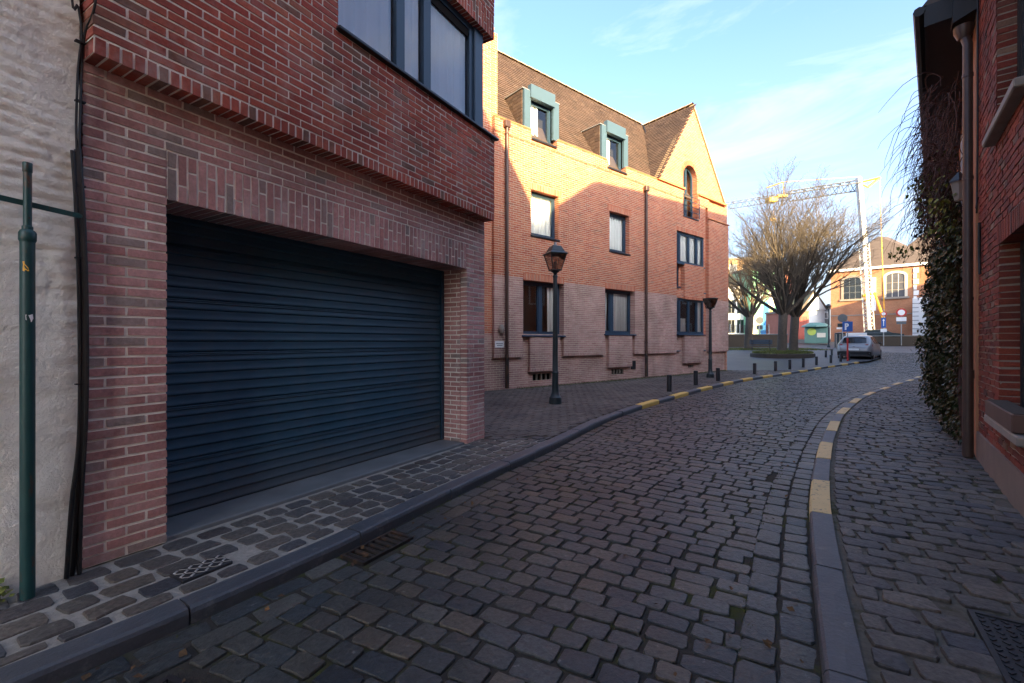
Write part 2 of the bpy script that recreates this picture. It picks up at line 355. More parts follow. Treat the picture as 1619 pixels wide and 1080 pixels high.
# ------------------------------------------------------------------ brick walls
class Wall:
    """bricks of one thing: each is 8 corners in the thing's local frame"""
    def __init__(s): s.b = []; s.mort = MB()
    def brick(s, x0, x1, y0, y1, z0, z1, mat, xf=None, jit=.002):
        c = np.array([(x0,y0,z0),(x1,y0,z0),(x1,y1,z0),(x0,y1,z0),(x0,y0,z1),(x1,y0,z1),(x1,y1,z1),(x0,y1,z1)], float)
        j = rng.uniform(-jit, jit, (8, 3)); off = rng.uniform(-.002, .0015)
        j[[0, 1, 4, 5], 1] = off + j[[0, 1, 4, 5], 1]*.5
        c += j
        if xf: c = np.array([xf(*p) for p in c])
        s.b.append((c, mat))
    def bond(s, x0, x1, z0, z1, y, mat, depth=.05, holes=(), bound=None, L=.2, H=.06, J=.0145, xf=None, edge=None, phase=0.0, mort=True, mrec=.0045, wob=0.0):
        n = max(1, round((z1-z0)/H)); h = (z1-z0)/n
        for i in range(n):
            za, zb = z0+i*h, z0+(i+1)*h; zm = (za+zb)/2
            lo, hi = (x0, x1) if bound is None else bound(zm)
            if hi-lo < .03: continue
            iv = [(lo, hi, edge is not None and edge[0], edge is not None and edge[1])]
            for hl in holes:
                r_ = hl(zm) if callable(hl) else ((hl[0], hl[1]) if hl[2] < zm < hl[3] else None)
                if r_ is None: continue
                a, b = r_; nv = []
                for (p, q, e0, e1) in iv:
                    if b <= p or a >= q: nv.append((p, q, e0, e1)); continue
                    if a > p+.01: nv.append((p, a, e0, True))
                    if b < q-.01: nv.append((b, q, True, e1))
                iv = nv
            k0 = (i % 2)*.5*L + phase*L
            dep_e = edge[2] if edge is not None else .2
            for (p, q, e0, e1) in iv:
                if mort:
                    def mp(a_, b_, c_): return xf(a_, b_, c_) if xf else (a_, b_, c_)
                    ym = y+mrec
                    s.mort.add([mp(p+.004, ym, za), mp(q-.004, ym, za), mp(q-.004, ym, zb), mp(p+.004, ym, zb)], [(0, 1, 2, 3)])
                    if e0: s.mort.add([mp(p+.005, ym, za), mp(p+.005, ym, zb), mp(p+.005, y+dep_e, zb), mp(p+.005, y+dep_e, za)], [(0, 1, 2, 3)])
                    if e1: s.mort.add([mp(q-.005, ym, za), mp(q-.005, ym, zb), mp(q-.005, y+dep_e, zb), mp(q-.005, y+dep_e, za)], [(3, 2, 1, 0)])
                k = math.floor((p-k0)/L)+1; cuts = [p]
                while k0+k*L < q-.05:
                    if k0+k*L > p+.05: cuts.append(k0+k*L)
                    k += 1
                cuts.append(q)
                for m_ in range(len(cuts)-1):
                    a, b = cuts[m_], cuts[m_+1]; first, last = m_ == 0, m_ == len(cuts)-2
                    if b-a < .03: continue
                    d = dep_e if ((first and e0) or (last and e1)) else depth
                    w = rng.uniform(-wob, wob) if wob else 0
                    s.brick(a+(0 if first else J/2), b-(0 if last else J/2), y, y+d, za+J/2+w, zb-J/2+w, mat, xf, .0022 if not wob else .006)
    def soldier(s, x0, x1, z0, z1, y, mat, depth=.1, W=.06, J=.0145, split=None, xf=None, mort=True):
        n = max(1, round((x1-x0)/W)); w = (x1-x0)/n
        if mort:
            def mp(a_, b_, c_): return xf(a_, b_, c_) if xf else (a_, b_, c_)
            s.mort.add([mp(x0, y+.0045, z0+.004), mp(x1, y+.0045, z0+.004), mp(x1, y+.0045, z1), mp(x0, y+.0045, z1)], [(0, 1, 2, 3)])
            s.mort.add([mp(x0, y+.0045, z0+.004), mp(x1, y+.0045, z0+.004), mp(x1, y+depth, z0+.004), mp(x0, y+depth, z0+.004)], [(3, 2, 1, 0)])
        for i in range(n):
            a, b = x0+i*w+J/2, x0+(i+1)*w-J/2
            if split:
                f = split if i % 2 else 1-split
                zc = z0+(z1-z0)*f
                s.brick(a, b, y, y+depth, z0, zc-J/2, mat, xf); s.brick(a, b, y, y+depth, zc+J/2, z1-J/2, mat, xf)
            else: s.brick(a, b, y, y+depth, z0, z1-J/2, mat, xf)
    def finish(s, parent, mortar_mat, nmax=300, name='brick', joined='brickwork', pxmin=0, wall_name='wall'):
        parent_m = Matrix.Translation(parent.location) @ Matrix.Rotation(parent.rotation_euler.z, 4, 'Z')
        pm = np.array(parent_m)
        C = np.array([b[0] for b in s.b])
        Wd = C.reshape(-1, 3) @ pm[:3, :3].T + pm[:3, 3]
        px, py, dp = project(Wd); px = px.reshape(-1, 8)[:, :]; py = py.reshape(-1, 8); dp = dp.reshape(-1, 8)
        ok = (dp.min(1) > .3) & (px.mean(1) > 0) & (px.mean(1) < 1619) & (py.mean(1) > 0) & (py.mean(1) < 1080) & (px.mean(1) > pxmin)
        fr = [0, 1, 5, 4]
        area = np.where(ok, (px[:, fr].max(1)-px[:, fr].min(1))*(py[:, fr].max(1)-py[:, fr].min(1)), -1)
        order = np.argsort(-area); ind = [i for i in order[:nmax] if area[i] > 0]; iset = set(ind)
        faces = [(0, 1, 5, 4), (1, 2, 6, 5), (3, 0, 4, 7), (4, 5, 6, 7), (0, 3, 2, 1)]
        cache = {}
        for i in ind:
            c, mat = s.b[i]; ctr = c.mean(0); d = c-ctr
            key = (mat,) + tuple(np.round(d[[0, 6]].ravel()/.004).astype(int)) + (i % 3,)
            if key not in cache:
                me = bpy.data.meshes.new(name); me.from_pydata([tuple(p) for p in d], [], faces); me.polygons.foreach_set('use_smooth', [False]*5); me.materials.append(M[mat]); cache[key] = me
            o = bpy.data.objects.new(name, cache[key]); col.objects.link(o); o.parent = parent; o.location = ctr
        for mat in sorted(set(b[1] for b in s.b)):
            idx = [i for i in range(len(s.b)) if s.b[i][1] == mat and i not in iset]
            if not idx: continue
            V = np.concatenate([s.b[i][0] for i in idx]); n = len(idx)
            Fq = (np.array(faces)[None] + 8*np.arange(n)[:, None, None]).reshape(-1, 4)
            link(joined, arrays_mesh(joined, V, Fq, np.repeat(rng.random(n), 5), M[mat]), parent, kind='stuff')
        if s.mort.f: s.mort.build(wall_name, mortar_mat, parent)

def curtain(parent, x0, x1, z0, z1, y, mat='curtain', amp=.042, pitch=.15):
    n = max(6, int((x1-x0)/.012)); ph = random.random()*6
    vs_, fs = [], []
    for i in range(n+1):
        x = x0+(x1-x0)*i/n; t = 2*math.pi*x/pitch+ph
        yy = y+amp*math.sin(t+.6*math.sin(t*.31))*(.7+.3*math.sin(t*.17))
        vs_ += [(x, yy, z0), (x+.004*math.sin(t*.4), yy*.3+y*.7, z1)]
    for i in range(n): fs.append((2*i, 2*i+2, 2*i+3, 2*i+1))
    mb = MB(); mb.add(vs_, fs); return mb.build('curtain', M[mat], parent, smooth='all')
def window(parent, x0, x1, z0, z1, y, mulls=(), fw=.06, mw=.07, depth=.07, mat='frame_blue', glass='glass', rails=(), curt=None, sill=None, room=True, inner=.03, flat=False):
    fm = MB()
    fm.box((x0, y, z0), (x0+fw, y+depth, z1)); fm.box((x1-fw, y, z0), (x1, y+depth, z1))
    fm.box((x0+fw, y+.001, z0), (x1-fw, y+depth, z0+fw)); fm.box((x0+fw, y+.001, z1-fw), (x1-fw, y+depth, z1))
    w = fm.build('window', M[mat], parent)
    if flat: w = parent
    xs = [x0+fw] + [v for m in mulls for v in (m-mw/2, m+mw/2)] + [x1-fw]
    for m in mulls:
        b = MB(); b.box((m-mw/2, y-.006, z0+fw), (m+mw/2, y+depth, z1-fw)); b.build('mullion', M[mat], w)
    for k in range(0, len(xs), 2):
        a, b_ = xs[k], xs[k+1]
        if inner:                                       # opening sash
            sb = MB(); q = inner
            sb.box((a, y+.012, z0+fw), (a+q, y+.055, z1-fw)); sb.box((b_-q, y+.012, z0+fw), (b_, y+.055, z1-fw))
            sb.box((a+q, y+.013, z0+fw), (b_-q, y+.055, z0+fw+q)); sb.box((a+q, y+.013, z1-fw-q), (b_-q, y+.055, z1-fw))
            sb.build('sash', M[mat], w)
        g = MB(); g.add([(a, y+.035, z0+fw), (b_, y+.035, z0+fw), (b_, y+.035, z1-fw), (a, y+.035, z1-fw)], [(0, 1, 2, 3)]); g.build('pane', M[glass], w)
    for zr in rails:
        b = MB(); b.box((x0+fw, y-.004, zr-.02), (x1-fw, y+.05, zr+.02)); b.build('glazing_bar', M[mat], w)
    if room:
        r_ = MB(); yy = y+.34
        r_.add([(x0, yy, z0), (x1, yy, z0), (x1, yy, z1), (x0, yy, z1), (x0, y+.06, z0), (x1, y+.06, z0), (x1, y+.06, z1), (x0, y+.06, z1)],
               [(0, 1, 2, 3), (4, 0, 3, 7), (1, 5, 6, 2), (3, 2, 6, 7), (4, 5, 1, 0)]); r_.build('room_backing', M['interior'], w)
    if curt:
        for (a, b_, c0, c1) in curt: curtain(w, a, b_, c0, c1, y+.09)
    if sill:
        sx0, sx1, prot, mt = sill
        b = MB(); b.bev((sx0, y-prot, z0-.05), (sx1, y+.02, z0-.002), .008); b.build('sill', M[mt], w)
    return w

# ------------------------------------------------------------------ ground, road, kerbs, pavements
Lp = [(-4.6, -2.6), (-3.35, -.6), (-2.02, 1.6), (-1.62, 2.1), (-1.38, 2.45), (-1.13, 2.85), (-.93, 3.22), (-.51, 4.0), (-.25, 4.49), (.23, 5.24), (.79, 6.25), (1.58, 7.7), (2.58, 9.15), (3.94, 10.92), (5.12, 12.38), (6.76, 14.28), (8.45, 16.1), (10.38, 17.85), (11.79, 19.08), (13.39, 20.44), (15.04, 21.93), (16.4, 23.0), (19.47, 25.45), (22.8, 28.6), (28, 35), (36, 46), (48, 62)]
Rp = [(-1.4, -2.6), (-.2, -.6), (.45, .5), (1.15, 1.65), (1.36, 2.01), (1.75, 2.65), (2.24, 3.44), (2.75, 4.19), (3.37, 5.05), (3.94, 5.84), (4.46, 6.5), (5.0, 7.2), (5.55, 7.89), (6.51, 8.98), (7.86, 10.43), (9.07, 11.6), (10.33, 12.71), (11.69, 13.94), (13.06, 15.09), (15.15, 17.0), (19, 20.2), (26, 26), (38, 35), (52, 46), (72, 62)]
def dense(P, step=.05, sig=.45):
    P = np.array(P, float); d = np.r_[0, np.cumsum(np.linalg.norm(np.diff(P, axis=0), axis=1))]
    t = np.arange(0, d[-1], step); Q = np.column_stack([np.interp(t, d, P[:, k]) for k in (0, 1)])
    w = int(3*sig/step); ker = np.exp(-.5*(np.arange(-w, w+1)*step/sig)**2); ker /= ker.sum()
    pad0 = Q[0] - (Q[1]-Q[0])*np.arange(w, 0, -1)[:, None]; pad1 = Q[-1] + (Q[-1]-Q[-2])*np.arange(1, w+1)[:, None]
    E_ = np.vstack([pad0, Q, pad1])
    return np.column_stack([np.convolve(E_[:, k], ker, 'valid') for k in (0, 1)])
LD, RD = dense(Lp), dense(Rp)
def LX(y): return np.interp(y, LD[:, 1], LD[:, 0])
def RX(y): return np.interp(y, RD[:, 1], RD[:, 0])
F1d = np.array([.5093, .8606]); F1o = np.array([-2.427, 2.573]); F1i = np.array([-F1d[1], F1d[0]])
F2d = np.array([.775, .632]); F2o = np.array([-.18, 12.28]); F2i = np.array([-F2d[1], F2d[0]])

def strip(name, Ys, xa, xb, dz, mat, nx=1, parent=None, **k):
    vs_, fs = [], []
    for y in Ys:
        for j in range(nx+1):
            t = j/nx; x = xa(y)*(1-t)+xb(y)*t; vs_.append((x, y, G(min(y, 90))+dz))
    for i in range(len(Ys)-1):
        for j in range(nx):
            a = i*(nx+1)+j; fs.append((a, a+1, a+nx+2, a+nx+1))
    mb = MB(); mb.add(vs_, fs); return mb.build(name, mat, parent, smooth='all', **k)
def paving(name, c1, c2, mortar, bw, bh, rot=0.0):
    t = NT(name); mp = t.new('Mapping'); mp.inputs['Rotation'].default_value = (0, 0, rot); t.l(t.pos(), mp.inputs[0])
    b = t.new('TexBrick'); b.inputs['Scale'].default_value = 1; b.inputs['Brick Width'].default_value = bw; b.inputs['Row Height'].default_value = bh; b.inputs['Mortar Size'].default_value = .01
    for i, c in (('Color1', c1), ('Color2', c2), ('Mortar', mortar)): b.inputs[i].default_value = (*c, 1)
    t.l(mp.outputs[0], b.inputs['Vector'])
    c = t.mix(1.0, b.outputs[0], t.ramp(t.noise(.6, 5, .65), [(.3, .65), (.7, 1.3)]), 'MULTIPLY')
    t.color(c); t.rough(.6); t.bump(t.noise(9, 4), .3, .02); return t.m
M['plaza'] = paving('square_paving', (.066, .062, .06), (.052, .048, .046), (.034, .031, .028), .22, .11, .6)
M['road_far'] = paving('distant_cobbles', (.10, .10, .105), (.075, .072, .075), (.035, .032, .03), .2, .15, -.75)
M['asphalt'] = simple('asphalt', (.055, .055, .057), .85, var=.25, scale=2, bump=.3)
yy = list(np.arange(-60, 17, 8)) + list(np.arange(17, 91, 2)) + [140, 300, 900, 2500]
strip('ground', yy, lambda y: -1500., lambda y: 1500., -.34, M['asphalt'], kind='structure')
near = list(np.arange(-2.5, 36.01, .25)); far = list(np.arange(36, 62.1, 1.0))
road = strip('road', near, lambda y: float(LX(y)), lambda y: float(RX(y)), -.083, M['joint_road'], 4, kind='structure')
strip('road', far, lambda y: float(LX(y)), lambda y: float(RX(y)), -.08, M['road_far'], 2, kind='structure')
pavL = strip('pavement_left', list(np.arange(-2.5, 6.16, .25)), lambda y: -30., lambda y: float(LX(y))-.07, -.009, M['joint_light'], 1, kind='structure')
pavB = strip('pavement_left', list(np.arange(6.1, 20.2, .25)), lambda y: -30., lambda y: float(LX(y))-.07, -.0125, M['joint_brown'], 1, kind='structure')
square = strip('square', list(np.arange(19.95, 25.5, .5)) + [25.5, 26, 27, 28] + list(np.arange(29, 62.1, 1.5)), lambda y: -40., lambda y: float(LX(y)) - (.07 if y < 25.6 else -.3), -.002, M['plaza'], 2, kind='structure')
pavR = strip('pavement_right', list(np.arange(-2.5, 20.1, .25)), lambda y: float(RX(y))+.07, lambda y: float(RX(y))+9, -.0125, M['joint_mid'], 1, kind='structure')
strip('pavement_right', [20.1] + list(np.arange(21, 62.1, 1.0)), lambda y: float(RX(y))+.07, lambda y: float(RX(y))+60, -.016, M['plaza'], 1, kind='structure')
strip('pavement_right', list(np.arange(-2.5, 20.1, 1)) + [20.1], lambda y: float(RX(y))+9, lambda y: float(RX(y))+60, -.03, M['plaza'], 1, kind='structure')

# ---- stones
def stone_variant(seed, dome=.006, corner=.16, jit=.025, side=.05, edge=.006):
    r_ = np.random.default_rng(seed); c = corner
    o = np.array([(.5, -.5+c), (.5, .5-c), (.5-c*.5, .5), (0.0, .5), (-.5+c*.5, .5), (-.5, .5-c), (-.5, -.5+c), (-.5+c*.5, -.5), (0.0, -.5), (.5-c*.5, -.5)])
    o = o + r_.uniform(-jit, jit, o.shape) - np.sign(o)*jit*.6; n = len(o)
    t_ = o*(1-np.array([.04, .06]))+r_.uniform(-.006, .006, (n, 2))
    rings = [(o, -side), (o*.995, -edge*1.5), (t_, -.0005)]
    V = [np.column_stack([q, np.full(n, z) + (r_.uniform(-.002, .002, n) if z > -.02 else 0)]) for q, z in rings]
    V = np.vstack(V+[np.array([[r_.uniform(-.08, .08), r_.uniform(-.08, .08), dome]])])
    Fq = []
    for i in range(2):
        for j in range(n): Fq.append((i*n+j, i*n+(j+1) % n, (i+1)*n+(j+1) % n, (i+1)*n+j))
    T = [f for q in Fq for f in ((q[0], q[1], q[2]), (q[0], q[2], q[3]))] + [(2*n+j, 2*n+(j+1) % n, 3*n) for j in range(n)]
    return V, np.array(T)
def lay(stones, variants, parent, mat, name, joined, nmax=300, smooth=False):
    """stones: rows of (x,y,z,angle,len,wid,tilt_x,tilt_y)"""
    S = np.array(stones); n = len(S)
    vi = rng.integers(0, len(variants), n); flip = rng.integers(0, 2, n)*math.pi
    ang = S[:, 3]+flip; ca, sa = np.cos(ang), np.sin(ang)
    # rank by projected size
    hl = np.maximum(S[:, 4], S[:, 5])/2
    dep = S[:, 1]; px = CX+FPX*S[:, 0]/np.maximum(dep, .05); py = CY+FPX*(CAMZ-S[:, 2])/np.maximum(dep, .05)
    ok = (dep > .6) & (px > -20) & (px < 1640) & (py < 1095)
    score = np.where(ok, S[:, 4]*S[:, 5]/np.maximum(dep, .1)**3, -1)
    order = np.argsort(-score); ind = [i for i in order[:nmax] if score[i] > 0]
    meshes = []
    for V, T in variants:
        me = arrays_mesh(name, V, T, None, mat, smooth); meshes.append(me)
    for i in ind:
        o = bpy.data.objects.new(name, meshes[vi[i]]); col.objects.link(o); o.parent = parent
        o.location = S[i, :3]; o.rotation_euler = (S[i, 6], S[i, 7], ang[i]); o.scale = (S[i, 4], S[i, 5], 1)
    iset = np.ones(n, bool); iset[ind] = False
    Vs, Ts, Rs, base = [], [], [], 0
    for k, (V, T) in enumerate(variants):
        idx = np.where(iset & (vi == k))[0]
        if len(idx) == 0: continue
        X = V[None, :, 0]*S[idx, 4][:, None]; Y = V[None, :, 1]*S[idx, 5][:, None]; Z = V[None, :, 2]+np.zeros_like(X)
        Z = Z + Y*np.sin(S[idx, 6])[:, None] - X*np.sin(S[idx, 7])[:, None]
        W = np.stack([X*ca[idx][:, None]-Y*sa[idx][:, None]+S[idx, 0][:, None], X*sa[idx][:, None]+Y*ca[idx][:, None]+S[idx, 1][:, None], Z+S[idx, 2][:, None]], 2).reshape(-1, 3)
        m = V.shape[0]
        Vs.append(W); Ts.append((T[None]+m*np.arange(len(idx))[:, None, None]).reshape(-1, 3)+base); Rs.append(np.repeat(rng.random(len(idx)), len(T))); base += len(W)
    if Vs:
        link(joined, arrays_mesh(joined, np.vstack(Vs), np.vstack(Ts), np.concatenate(Rs), mat, smooth), parent, kind='stuff')
COB = [stone_variant(s, .003, .12, .035, .05, .0035) for s in range(14)]
COBR = [stone_variant(40+s, .002, .15, .045, .05, .004) for s in range(14)]
PAV = [stone_variant(80+s, .001, .07, .01, .03, .003) for s in range(5)]
holes = []                                            # (x,y,angle,half_len,half_wid) places taken by covers and gratings
def add_hole(x, y, a, hl, hw): holes.append((x, y, math.cos(a), math.sin(a), hl, hw))
def blocked(x, y, pad=.02):
    for (hx, hy, c, s_, hl, hw) in holes:
        u, v = (x-hx)*c+(y-hy)*s_, -(x-hx)*s_+(y-hy)*c
        if abs(u) < hl+pad and abs(v) < hw+pad: return True
    return False
A1 = math.atan2(F1d[1], F1d[0]); A2 = math.atan2(F2d[1], F2d[0])
GR1 = (-.885, 3.02, A1); GR2 = (-1.33, 1.64, A1+.12); MH = (-1.76, 2.585, A1); CV = (2.212, 1.74, math.atan2(.825, .565))
add_hole(*GR1, .22, .10); add_hole(*GR2, .17, .14); add_hole(*MH, .13, .075); add_hole(*CV, .34, .27)

# road rows
nearest = np.array([np.argmin(((RD-p)**2).sum(1)) for p in LD[::4]]); nearest = np.maximum.accumulate(nearest)
tL = np.arange(0, len(LD), 4)
w_ = 40; nn = np.convolve(np.r_[np.full(w_, nearest[0])+np.arange(-w_, 0)*4, nearest, np.full(w_, nearest[-1])+np.arange(1, w_+1)*4], np.ones(2*w_+1)/(2*w_+1), 'valid')
nn = np.clip(nn, 0, len(RD)-1)
def row_at(a):                                        # a: index along LD (float)
    i = np.interp(a, np.arange(len(LD)), np.arange(len(LD)))
    Lq = np.array([np.interp(a, np.arange(len(LD)), LD[:, k]) for k in (0, 1)])
    rj = np.interp(a, tL, nn); Rq = np.array([np.interp(rj, np.arange(len(RD)), RD[:, k]) for k in (0, 1)])
    return Lq, Rq
stones = []; a = 10.0; prev = row_at(a); row = 0
while True:
    step = .130*random.uniform(.92, 1.08); da = step/.05; 
    for _ in range(3):
        nx_ = row_at(a+da); mid = np.linalg.norm((nx_[0]+nx_[1])/2-(prev[0]+prev[1])/2); da *= step/max(mid, 1e-3)
    nx_ = row_at(a+da)
    if (nx_[0][1]+nx_[1][1])/2 > 35: break
    A_, B_ = (prev[0]+nx_[0])/2, (prev[1]+nx_[1])/2
    d = B_-A_; W_ = np.linalg.norm(d); d /= W_; nrm = np.array([-d[1], d[0]]); ang = math.atan2(d[1], d[0])
    x = .288; fst = True
    while x < W_-.322:
        ln = random.uniform(.14, .225)
        if x+ln > W_-.322: ln = W_-.322-x+.02
        if ln < .07: break
        if fst and row % 2: ln *= .55
        fst = False
        t = (x+ln/2)/W_; wl = np.linalg.norm((nx_[0]-prev[0])*(1-t)+(nx_[1]-prev[1])*t)
        sag = .035*math.sin(t*math.pi)*1.5                  # rows bow gently
        p = A_+d*(x+ln/2) + nrm*(sag+random.uniform(-.006, .006))
        if not blocked(*p, .03):
            wd = max(.07, wl-.009*random.uniform(.4, 1.7))
            stones.append((p[0], p[1], -.072+G(p[1])+random.uniform(-.005, .004), ang+random.uniform(-.035, .035), max(.06, ln-.012*random.uniform(.4, 1.5)), wd, random.uniform(-.022, .022), random.uniform(-.022, .022)))
        x += ln
    prev = nx_; a += da; row += 1
def along(D, off, ln0, wd, z, y0, y1, jit=.012):
    """stones laid lengthwise along a curve at an offset (positive = left of travel)"""
    out = []; seg = np.diff(D, axis=0); acc = np.r_[0, np.cumsum(np.linalg.norm(seg, axis=1))]
    s_ = 0.0
    while s_ < acc[-1]-.3:
        ln = random.uniform(*ln0); q = s_+ln/2
        p = np.array([np.interp(q, acc, D[:, k]) for k in (0, 1)]); p2 = np.array([np.interp(q+.05, acc, D[:, k]) for k in (0, 1)])
        t = (p2-p)/np.linalg.norm(p2-p); n_ = np.array([-t[1], t[0]]); p = p+n_*off
        s_ += ln
        if p[1] < y0 or p[1] > y1 or blocked(*p): continue
        out.append((p[0], p[1], z+G(p[1])+random.uniform(-.007, .004), math.atan2(t[1], t[0])+random.uniform(-.03, .03), ln-.016*random.uniform(.5, 1.4), wd+random.uniform(-jit, jit*.4), random.uniform(-.03, .03), random.uniform(-.02, .02)))
    return out
stones += along(RD, .085, (.15, .24), .150, -.074, -2, 34)
stones += along(RD, .240, (.16, .26), .154, -.072, -2, 34)
stones += along(LD, -.08, (.2, .32), .128, -.074, -2, 25)
stones += along(LD, -.222, (.17, .28), .137, -.072, -2, 25)
lay(stones, COB, road, M['cobble'], 'cobblestone', 'cobblestones')
# right pavement rows
RWp = [(-.95, -2.46), (1.056, 0), (5.12, 4.98), (14.68, 15.26), (26, 24.5)]
WD = dense(RWp, .05, .15)
stones = []; acc = 0; k = 0
RDs = RD; seg = np.linalg.norm(np.diff(RDs, axis=0), axis=1); cum = np.r_[0, np.cumsum(seg)]
s_ = 0.0
while s_ < cum[-1]:
    p = np.array([np.interp(s_, cum, RDs[:, q]) for q in (0, 1)]); p2 = np.array([np.interp(s_+.4, cum, RDs[:, q]) for q in (0, 1)])
    if p[1] > 19: break
    t = (p2-p)/np.linalg.norm(p2-p); n_ = np.array([t[1], -t[0]])
    n_ = n_*.93+np.array([.33, -.12]); n_ /= np.linalg.norm(n_)
    x = .165; wd = .138; fst = True
    for _ in range(40):
        ln = random.uniform(.17, .25) if not (fst and k % 2) else random.uniform(.09, .13)
        fst = False; q = p+n_*(x+ln/2)
        wx = np.interp(q[1], WD[:, 1], WD[:, 0])
        if q[0] > wx-.02 or x > 5: break
        if not blocked(*q):
            stones.append((q[0], q[1], G(q[1])+random.uniform(-.005, .006)+.003, math.atan2(n_[1], n_[0])+random.uniform(-.04, .04), ln-.014*random.uniform(.5, 1.7), wd-.007*random.uniform(.3, 1.6), random.uniform(-.02, .02), random.uniform(-.02, .02)))
        x += ln
    s_ += .143*random.uniform(.96, 1.04); k += 1
lay(stones, COBR, pavR, M['cobble_path'], 'cobblestone', 'cobblestones')
# left pavement: cobbles in light mortar before the garage
stones = []
for k in range(10):
    o = .012+.162*k; s_ = -4.5+.11*(k % 2)
    while s_ < 8:
        ln = random.uniform(.16, .25); c_ = F1o+F1d*(s_+ln/2)-F1i*o
        av = min((LX((c_-F1i*.08)[1])-.168-c_[0])*.86, .162)
        if av > .055:
            c_ = c_-F1i*(av/2)
            if not blocked(*c_, .065):
                tw_ = .09 if av > .15 else .03
                stones.append((c_[0], c_[1], random.uniform(-.003, .003), A1+random.uniform(-tw_, tw_), ln-random.uniform(.012, .04), av-random.uniform(.008, .036 if av > .12 else .016), random.uniform(-.015, .015), random.uniform(-.015, .015)))
        s_ += ln
lay([s for s in stones if s[1] < 6.15], COBR, pavL, M['cobble_path'], 'cobblestone', 'cobblestones')
# brown pavers further on
stones = []
for k in range(80):
    o = .06+.105*k
    for j in range(-30, 75):
        s_ = j*.212+(.106 if k % 2 else 0); c_ = F2o+F2d*s_-F2i*o
        if c_[1] < 6.2 or c_[1] > 20 or c_[0] > LX(c_[1])-.21: continue
        if (c_-F1o)@F1d < 4.1 and (c_-F1o)@F1i > -.02: continue
        stones.append((c_[0], c_[1], G(c_[1])+random.uniform(-.003, .003), A2+random.uniform(-.012, .012), .203, .098, random.uniform(-.012, .012), random.uniform(-.012, .012)))
lay(stones, PAV, pavB, M['paver'], 'paver', 'pavers')

# ---- kerbs
def kerb(name, D, side, yellow, y0, y1, yf, ymat, lab, blen=1.0):
    root = empty(name, (0, 0, 0), kind='structure'); root['label'] = lab
    seg = np.linalg.norm(np.diff(D, axis=0), axis=1); cum = np.r_[0, np.cumsum(seg)]
    s0 = np.interp(y0, D[:, 1], cum); s1 = np.interp(y1, D[:, 1], cum); k0 = np.interp(yf, D[:, 1], cum)
    n0 = math.ceil((k0-s0)/blen); s_ = k0-n0*blen; i = -n0
    prof = [(0, -.2), (-.002, -.03), (.005, -.010), (.018, -.001), (.08, .0), (.138, -.001), (.14, -.2)]
    while s_ < s1:
        rings = []
        e = s_+blen; zj = random.uniform(-.006, .005); tw = random.uniform(-.006, .006)
        for q in np.linspace(s_+.005, min(e, s1+.3)-.005, 7):
            p = np.array([np.interp(q, cum, D[:, k]) for k in (0, 1)]); p2 = np.array([np.interp(q+.06, cum, D[:, k]) for k in (0, 1)])
            t = (p2-p)/np.linalg.norm(p2-p); n_ = np.array([-t[1], t[0]])*side
            f = 1.0
            rings.append([(p[0]+n_[0]*(o+tw), p[1]+n_[1]*(o+tw), G(p[1])+.004+zj+z+random.uniform(-.003, .002)) for o, z in prof])
        mb = MB(); mb.loft(rings, True); y_ = i >= 0 and i % 2 == 0
        mb.build('kerb_stone', M[ymat] if y_ else M['bluestone'], root, label='kerb stone painted yellow' if y_ else None)
        s_ = e; i += 1
kerb('kerb_left', LD, 1, True, -2.0, 25.2, 9.2, 'yellow_kerb', 'bluestone kerb with yellow painted stones along the left pavement', 1.02)
kerb('kerb_right', RD, -1, True, -2.0, 19.5, 3.46, 'yellow_kerb_pale', 'bluestone kerb with faded yellow painted stones along the right pavement', .98)
# ------------------------------------------------------------------ garage building (left)
gb = empty('garage_building', (F1o[0], F1o[1], 0), A1, label='red brick building with wide dark blue garage door and overhanging upper storey', cat='building')
W = Wall()
S0, S1, SE = .409, 3.65, 4.046
W.bond(0, S0, 0, 2.52, 0, 'brick_pale', edge=(False, True, .10))
W.bond(S1, SE, 0, 2.52, 0, 'brick_pale', edge=(True, True, .10), phase=.02)
W.bond(0, SE, 2.52, 2.88, 0, 'brick_pale', edge=(False, True, .10))
W.soldier(S0, S1, 2.205, 2.52, 0, 'brick_pale', depth=.385, split=.34)
# jamb of the right pier, seen inside the opening
W.bond(.105, .385, 0, 2.21, 0, 'brick_pale', xf=lambda a_, d_, z_: (S1+d_, a_, z_), phase=.3)
W.bond(.105, .385, 0, 2.21, 0, 'brick_pale', xf=lambda a_, d_, z_: (S0-d_, a_, z_), phase=.3)
W.bond(0.105, 1.3, 0, 2.88, 0, 'brick_pale', xf=lambda a_, d_, z_: (SE-d_, a_, z_), phase=.3)
UY = -.155
W.soldier(0, SE, 2.875, 2.97, UY, 'brick_clean', depth=.17)
W.bond(0, SE, 2.97, 3.93, UY, 'brick_clean', edge=(True, True, .2), phase=.25)
W.bond(0, 1.60, 3.93, 5.25, UY, 'brick_clean', edge=(True, True, .2), phase=.25)
W.soldier(1.60, SE, 5.25, 5.55, UY, 'brick_clean', depth=.40, split=.34)
W.bond(0, 1.60, 5.25, 5.55, UY, 'brick_clean', edge=(True, False, .2), phase=.25)
W.bond(0, SE, 5.55, 8.0, UY, 'brick_clean', edge=(True, True, .2), phase=.25)
W.finish(gb, M['mortar'])
b = MB()
b.box((.03, .42, .02), (SE-.06, 7.0, 2.87)); b.box((.03, .1, 2.53), (SE-.06, .42, 2.87))
b.build('core', M['brick_side'], gb)
b = MB()
b.box((.01, UY+.06, 2.885), (SE-.012, 7.0, 3.92)); b.box((.01, .42, 3.92), (SE-.30, 7.0, 5.26)); b.box((.01, UY+.06, 3.92), (1.59, .42, 5.26)); b.box((.01, UY+.06, 5.56), (SE-.012, 7.0, 7.98)); b.box((1.6, .245, 5.255), (SE-.012, 7, 5.56))
